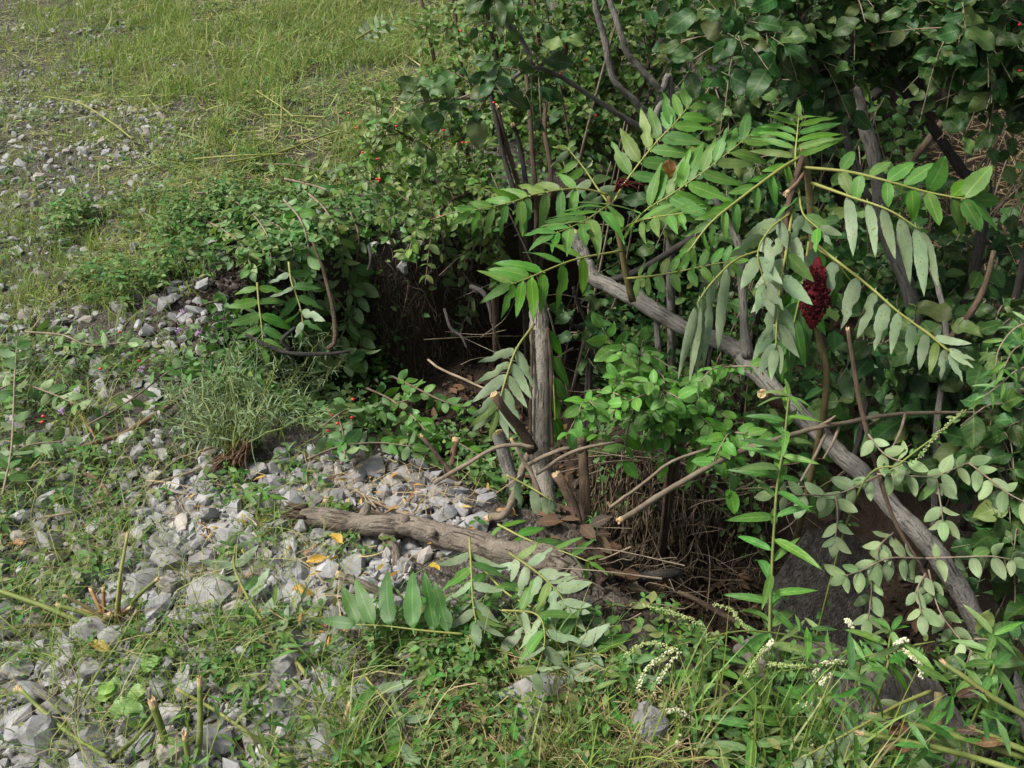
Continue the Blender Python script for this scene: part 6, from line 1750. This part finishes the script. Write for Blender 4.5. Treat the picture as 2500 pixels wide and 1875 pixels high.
mb = MB()
for poly, n in (([(1050, 1600), (1300, 1560), (1700, 1750), (1700, 1950), (1000, 1950)], 1500), ([(-100, 1100), (1100, 1150), (850, 1900), (-100, 1900)], 350), ([(700, 1120), (1250, 1150), (1150, 1250), (760, 1240)], 120)):
    P = jitz(scatter(poly, n), .05)
    lying(mb, P, rng.uniform(.03, .16, n), rng.uniform(.001, .0025, n), rng.uniform(0, 6.28, n), rng.normal(0, .3, n), rng.normal(0, .5, n))
n = 2600; P = jitz(scatter([(1.9, 4.6), (3.0, 4.4), (5.0, 7.5), (3.4, 8.5)], n, 0, False), .05)
lying(mb, P, rng.uniform(.05, .25, n), rng.uniform(.003, .008, n), rng.uniform(0, 6.28, n), rng.normal(0, .25, n), rng.normal(0, .2, n))
o = link('dry_straw', mb.mesh('dry_straw', 'straw', True)); tag(o, 'dry straw scattered through the low weeds', 'straw', kind='stuff')


def trifoliate(mb, P, hr, Lr, tmpl=SMALL):
    n = len(P); k = np.repeat(np.arange(n), 3)
    C = P[k] + np.array([0, 0, 1.0]) * rng.uniform(hr[0], hr[1], n)[k][:, None]
    az = rng.uniform(0, 6.28, n)[k] + np.tile([0, 2.09, 4.19], n)
    D = np.stack([np.cos(az), np.sin(az), rng.uniform(-.3, .3, len(k))], 1)
    tl = rng.normal(0, .35, (n, 3))[k]
    leaf_cloud(mb, C, D, ZUP + tl + rng.normal(0, .15, (len(k), 3)), (Lr[0] * .7 + (Lr[1] * 1.25 - Lr[0] * .7) * rng.uniform(0, 1, n) ** 1.6)[k] * rng.uniform(.85, 1.1, len(k)), tmpl)


mb = MB()
for poly, n, hr, Lr in (([(150, 500), (520, 470), (640, 560), (520, 680), (330, 760), (150, 690)], 1500, (.01, .10), (.014, .028)),
                        ([(-200, 1090), (420, 1090), (480, 1180), (330, 1400), (120, 1520), (-200, 1480)], 640, (.005, .05), (.01, .03)),
                        ([(-100, 820), (450, 850), (480, 1000), (-100, 1100)], 330, (.01, .06), (.014, .026)),
                        ([(900, 1560), (1300, 1560), (1420, 1660), (1100, 1700), (850, 1640)], 480, (.01, .09), (.014, .026)),
                        ([(850, 1640), (1450, 1660), (1650, 1960), (780, 1960)], 480, (.005, .08), (.012, .026)),
                        ([(350, 1480), (860, 1560), (800, 1960), (300, 1960)], 330, (.005, .05), (.012, .024)),
                        ([(-100, 1500), (350, 1480), (300, 1960), (-200, 1960)], 110, (.005, .04), (.012, .022)),
                        ([(480, 1120), (1150, 1120), (1180, 1300), (500, 1400)], 260, (.005, .05), (.012, .024)),
                        ([(430, 380), (900, 380), (860, 520), (450, 560)], 700, (.005, .06), (.014, .03))):
    trifoliate(mb, scatter(poly, int(n * 1.15), soft=0.04, patch=(5, 0.0, 2)), hr, Lr)
trifoliate(mb, scatter([(.12, 1.36), (.2, 1.25), (.45, .95), (.9, .7), (1.15, .9), (.6, 1.3), (.36, 1.5)], 650, 0, False, 0.02), (.01, .08), (.014, .03))
P = jitz(scatter([(700, 1500), (1450, 1480), (1700, 1960), (250, 1960)], 900, soft=.03), .07); n = len(P)
leaf_cloud(mb, P, rng.normal(size=(n, 3)) * [1, 1, .5], ZUP + rng.normal(0, .4, (n, 3)), rng.uniform(.02, .06, n), SMALL_LANCE)
P = jitz(scatter([(-100, 500), (600, 480), (500, 780), (560, 1120), (420, 1400), (-100, 1480)], 1200, soft=.04), .06); n = len(P)
leaf_cloud(mb, P, rng.normal(size=(n, 3)) * [1, 1, .5], ZUP + rng.normal(0, .4, (n, 3)), rng.uniform(.015, .045, n), SMALL_LANCE)
P = jitz(scatter([(500, 40), (1000, -20), (1130, 330), (900, 420), (520, 440), (420, 300)], 2600, soft=.1, patch=(3, .0, 31)), .10); n = len(P)
leaf_cloud(mb, P, rng.normal(size=(n, 3)) * [1, 1, .5], ZUP + rng.normal(0, .4, (n, 3)), rng.uniform(.02, .06, n), SMALL_LANCE)
trifoliate(mb, scatter([(-200, 60), (450, 60), (430, 480), (100, 760), (-200, 780)], 700, soft=.05, patch=(4, .1, 33)), (.005, .04), (.014, .03))
o = link('ground_cover', mb.mesh('ground_cover', 'clover', True)); tag(o, 'low clover like weeds covering the bank', 'ground cover', kind='stuff')

mb = MB()
for p in np.vstack([scatter([(-1.1, 2.5), (-.3, 2.3), (.3, 2.6), (.1, 3.7), (-.7, 3.5), (-1.1, 3.1)], 2600, 0, False, 0.04), scatter([(.1, 1.6), (.5, 1.1), (1.5, 1.0), (1.5, 2.6), (.5, 2.4)], 2000, 0, False, 0.04), scatter([(430, 600), (860, 540), (850, 620), (560, 760), (420, 760)], 900, soft=.04)]):
    V, F = STONES_LOW[gr.integers(10)]; s_ = gr.uniform(.006, .03) * gr.uniform(.5, 1)
    mb.add((V * s_ * 1.3) @ rot_random(gr).T + p, F)
o = link('soil_crumbs', mb.mesh('soil_crumbs', 'clod', False)); tag(o, 'dark crumbled soil strewn over the broken bank', 'soil', kind='stuff')

# leafy litter down the slump and round the trunk foot
mb = MB()
for poly, n, h in (([(.25, 2.35), (.85, 2.35), (.95, 2.9), (.3, 2.9)], 700, .10), ([(-1.0, 2.3), (-.4, 2.1), (0.15, 1.9), (0.3, 2.3), (-0.1, 2.9), (-0.5, 2.9), (-0.95, 2.8)], 3000, .10), ([(-.95, 2.7), (-.5, 2.7), (-.5, 3.45), (-.9, 3.3)], 1300, .10), ([(-0.7, 3.4), (-.2, 3.45), (.2, 3.9), (-.5, 4.0)], 1100, .12), ([(-1.25, 3.0), (-.85, 3.1), (-.3, 3.4), (-.3, 3.75), (-1.2, 3.6)], 1300, .08)):
    P = jitz(scatter(poly, n, 0, False), h); D = rng.normal(size=(n, 3)) * [1, 1, .5]
    leaf_cloud(mb, P, D, ZUP * .8 + np.array([0, -.4, 0]) + rng.normal(0, .4, (n, 3)), rng.uniform(.018, .045, n))
o = link('leafy_slump', mb.mesh('leafy_slump', 'oval', True)); tag(o, 'mass of small leafy weeds down the slumped slope', 'weeds', kind='stuff')

mb = MB()
P = jitz(scatter([(450, 1180), (1150, 1150), (1150, 1350), (900, 1560), (500, 1600)], 130, soft=.03), .03); n = len(P)
leaf_cloud(mb, P + [0, 0, .012], rng.normal(size=(n, 3)) * [1, 1, .3], ZUP + rng.normal(0, .4, (n, 3)), rng.uniform(.015, .045, n), SMALL_LANCE)
o = link('leaf_scraps', mb.mesh('leaf_scraps', 'yellow_leaf', True)); tag(o, 'small orange and tan leaf scraps among the stones', 'leaf litter', kind='stuff')
mb = MB()
P = np.vstack([jitz(scatter([(.05, 1.75), (.25, 1.5), (.5, 1.1), (1.4, 1.0), (1.5, 2.4), (.5, 2.3), (.15, 2.0)], 1700, 0, False, .03), .02), jitz(scatter([(-.6, 2.6), (.2, 2.3), (.3, 2.9), (-.2, 3.3)], 500, 0, False, .03), .02)]); n = len(P)
leaf_cloud(mb, P, rng.normal(size=(n, 3)) * [1, 1, .25], ZUP + rng.normal(0, .35, (n, 3)), rng.uniform(.02, .07, n), SMALL)
o = link('leaf_litter', mb.mesh('leaf_litter', 'brown_leaf', True)); tag(o, 'brown fallen leaves littering the ditch floor', 'leaf litter', kind='stuff')

# weeds deep in the ditch bottom right
mb = MB()
P = jitz(scatter([(0.5, 1.2), (0.6, 1.05), (1.3, .8), (1.8, 1.4), (1.4, 2.1), (0.95, 1.6)], 2500, 0, False), .38); n = len(P)
leaf_cloud(mb, P, rng.normal(size=(n, 3)) * [1, 1, .6], ZUP * .7 + np.array([0, -.5, 0]) + rng.normal(0, .4, (n, 3)), rng.uniform(.03, .08, n), SMALL_LANCE)
o = link('ditch_weeds', mb.mesh('ditch_weeds', 'lance', True)); tag(o, 'mass of narrow leaved weeds filling the bottom corner', 'weeds', kind='stuff')

# undergrowth behind
mb = MB()
for (x0, x1, y0, y1, z0, z1, n, tm, L0, L1) in ((0.2, 3.4, 4.0, 6.5, -.6, 1.3, 9000, SMALL_ROUND, .04, .09), (-.1, 1.2, 3.9, 5.2, -.4, .9, 3500, SMALL, .03, .06), (1.0, 3.0, 2.6, 4.2, -.8, .1, 2600, SMALL_ROUND, .05, .09), (.3, 1.3, 3.0, 4.0, -.8, -.1, 2200, SMALL, .03, .06)):
    P = np.column_stack([rng.uniform(x0, x1, n), rng.uniform(y0, y1, n), np.zeros(n)])
    P[:, 2] = tz(P[:, 0], P[:, 1]) + rng.uniform(0, 1, n) ** 1.3 * (z1 - z0)
    k = (vnoise(P[:, 0] + P[:, 2] * .7, P[:, 1] + P[:, 2], 2.2, 3) > -0.3) & ~((P[:, 0] / P[:, 1] > .44) & (P[:, 0] / P[:, 1] < .56) & (P[:, 1] > 3.9))
    P = P[k]; n = len(P)
    leaf_cloud(mb, P, rng.normal(size=(n, 3)) * [1, 1, .6], ZUP * .6 + np.array([0, -.5, 0]) + rng.normal(0, .4, (n, 3)), rng.uniform(L0, L1, n), tm)
o = link('undergrowth', mb.mesh('undergrowth', 'broad_far', True)); tag(o, 'shaded mass of undergrowth behind the trees', 'undergrowth', kind='stuff')
# thin bare stems through the undergrowth
mb = MB()
for k in range(110):
    x, y = rng.uniform(-.05, 3.0), rng.uniform(3.1, 5.2); z = gz(x, y); p = np.array([x, y, z]); q = p + np.array([rng.normal(0, .25), rng.normal(-.1, .2), rng.uniform(.5, 1.3)])
    tube(mb, catmull([p, (p + q) / 2 + rng.normal(0, .04, 3), q], 12), np.linspace(rng.uniform(.004, .009), .002, 12), 5)
o = link('bare_stems', mb.mesh('bare_stems', 'twig', True)); tag(o, 'thin bare stems standing through the shaded undergrowth', 'stems', kind='stuff')

# tree crowns on the right, added out of view above to shade that side
mb = MB()
n = 20000
P = np.column_stack([rng.uniform(0.7, 4.8, n), rng.uniform(2.2, 7.0, n), rng.uniform(1.5, 3.6, n)])
k = vnoise(P[:, 0] + P[:, 2] * .5, P[:, 1] - P[:, 2] * .4, 1.4, 12) > -0.15
P = P[k]; n = len(P)
u_, v_, d_ = project(P); k = v_ < -60; P = P[k]; n = len(P)
leaf_cloud(mb, P, rng.normal(size=(n, 3)), ZUP + rng.normal(0, .5, (n, 3)), rng.uniform(.08, .14, n), SMALL_ROUND)
o = link('shade_crowns', mb.mesh('shade_crowns', 'broad_far', True)); tag(o, 'unseen leafy tree crowns added overhead to shade the right side', 'foliage', kind='stuff')
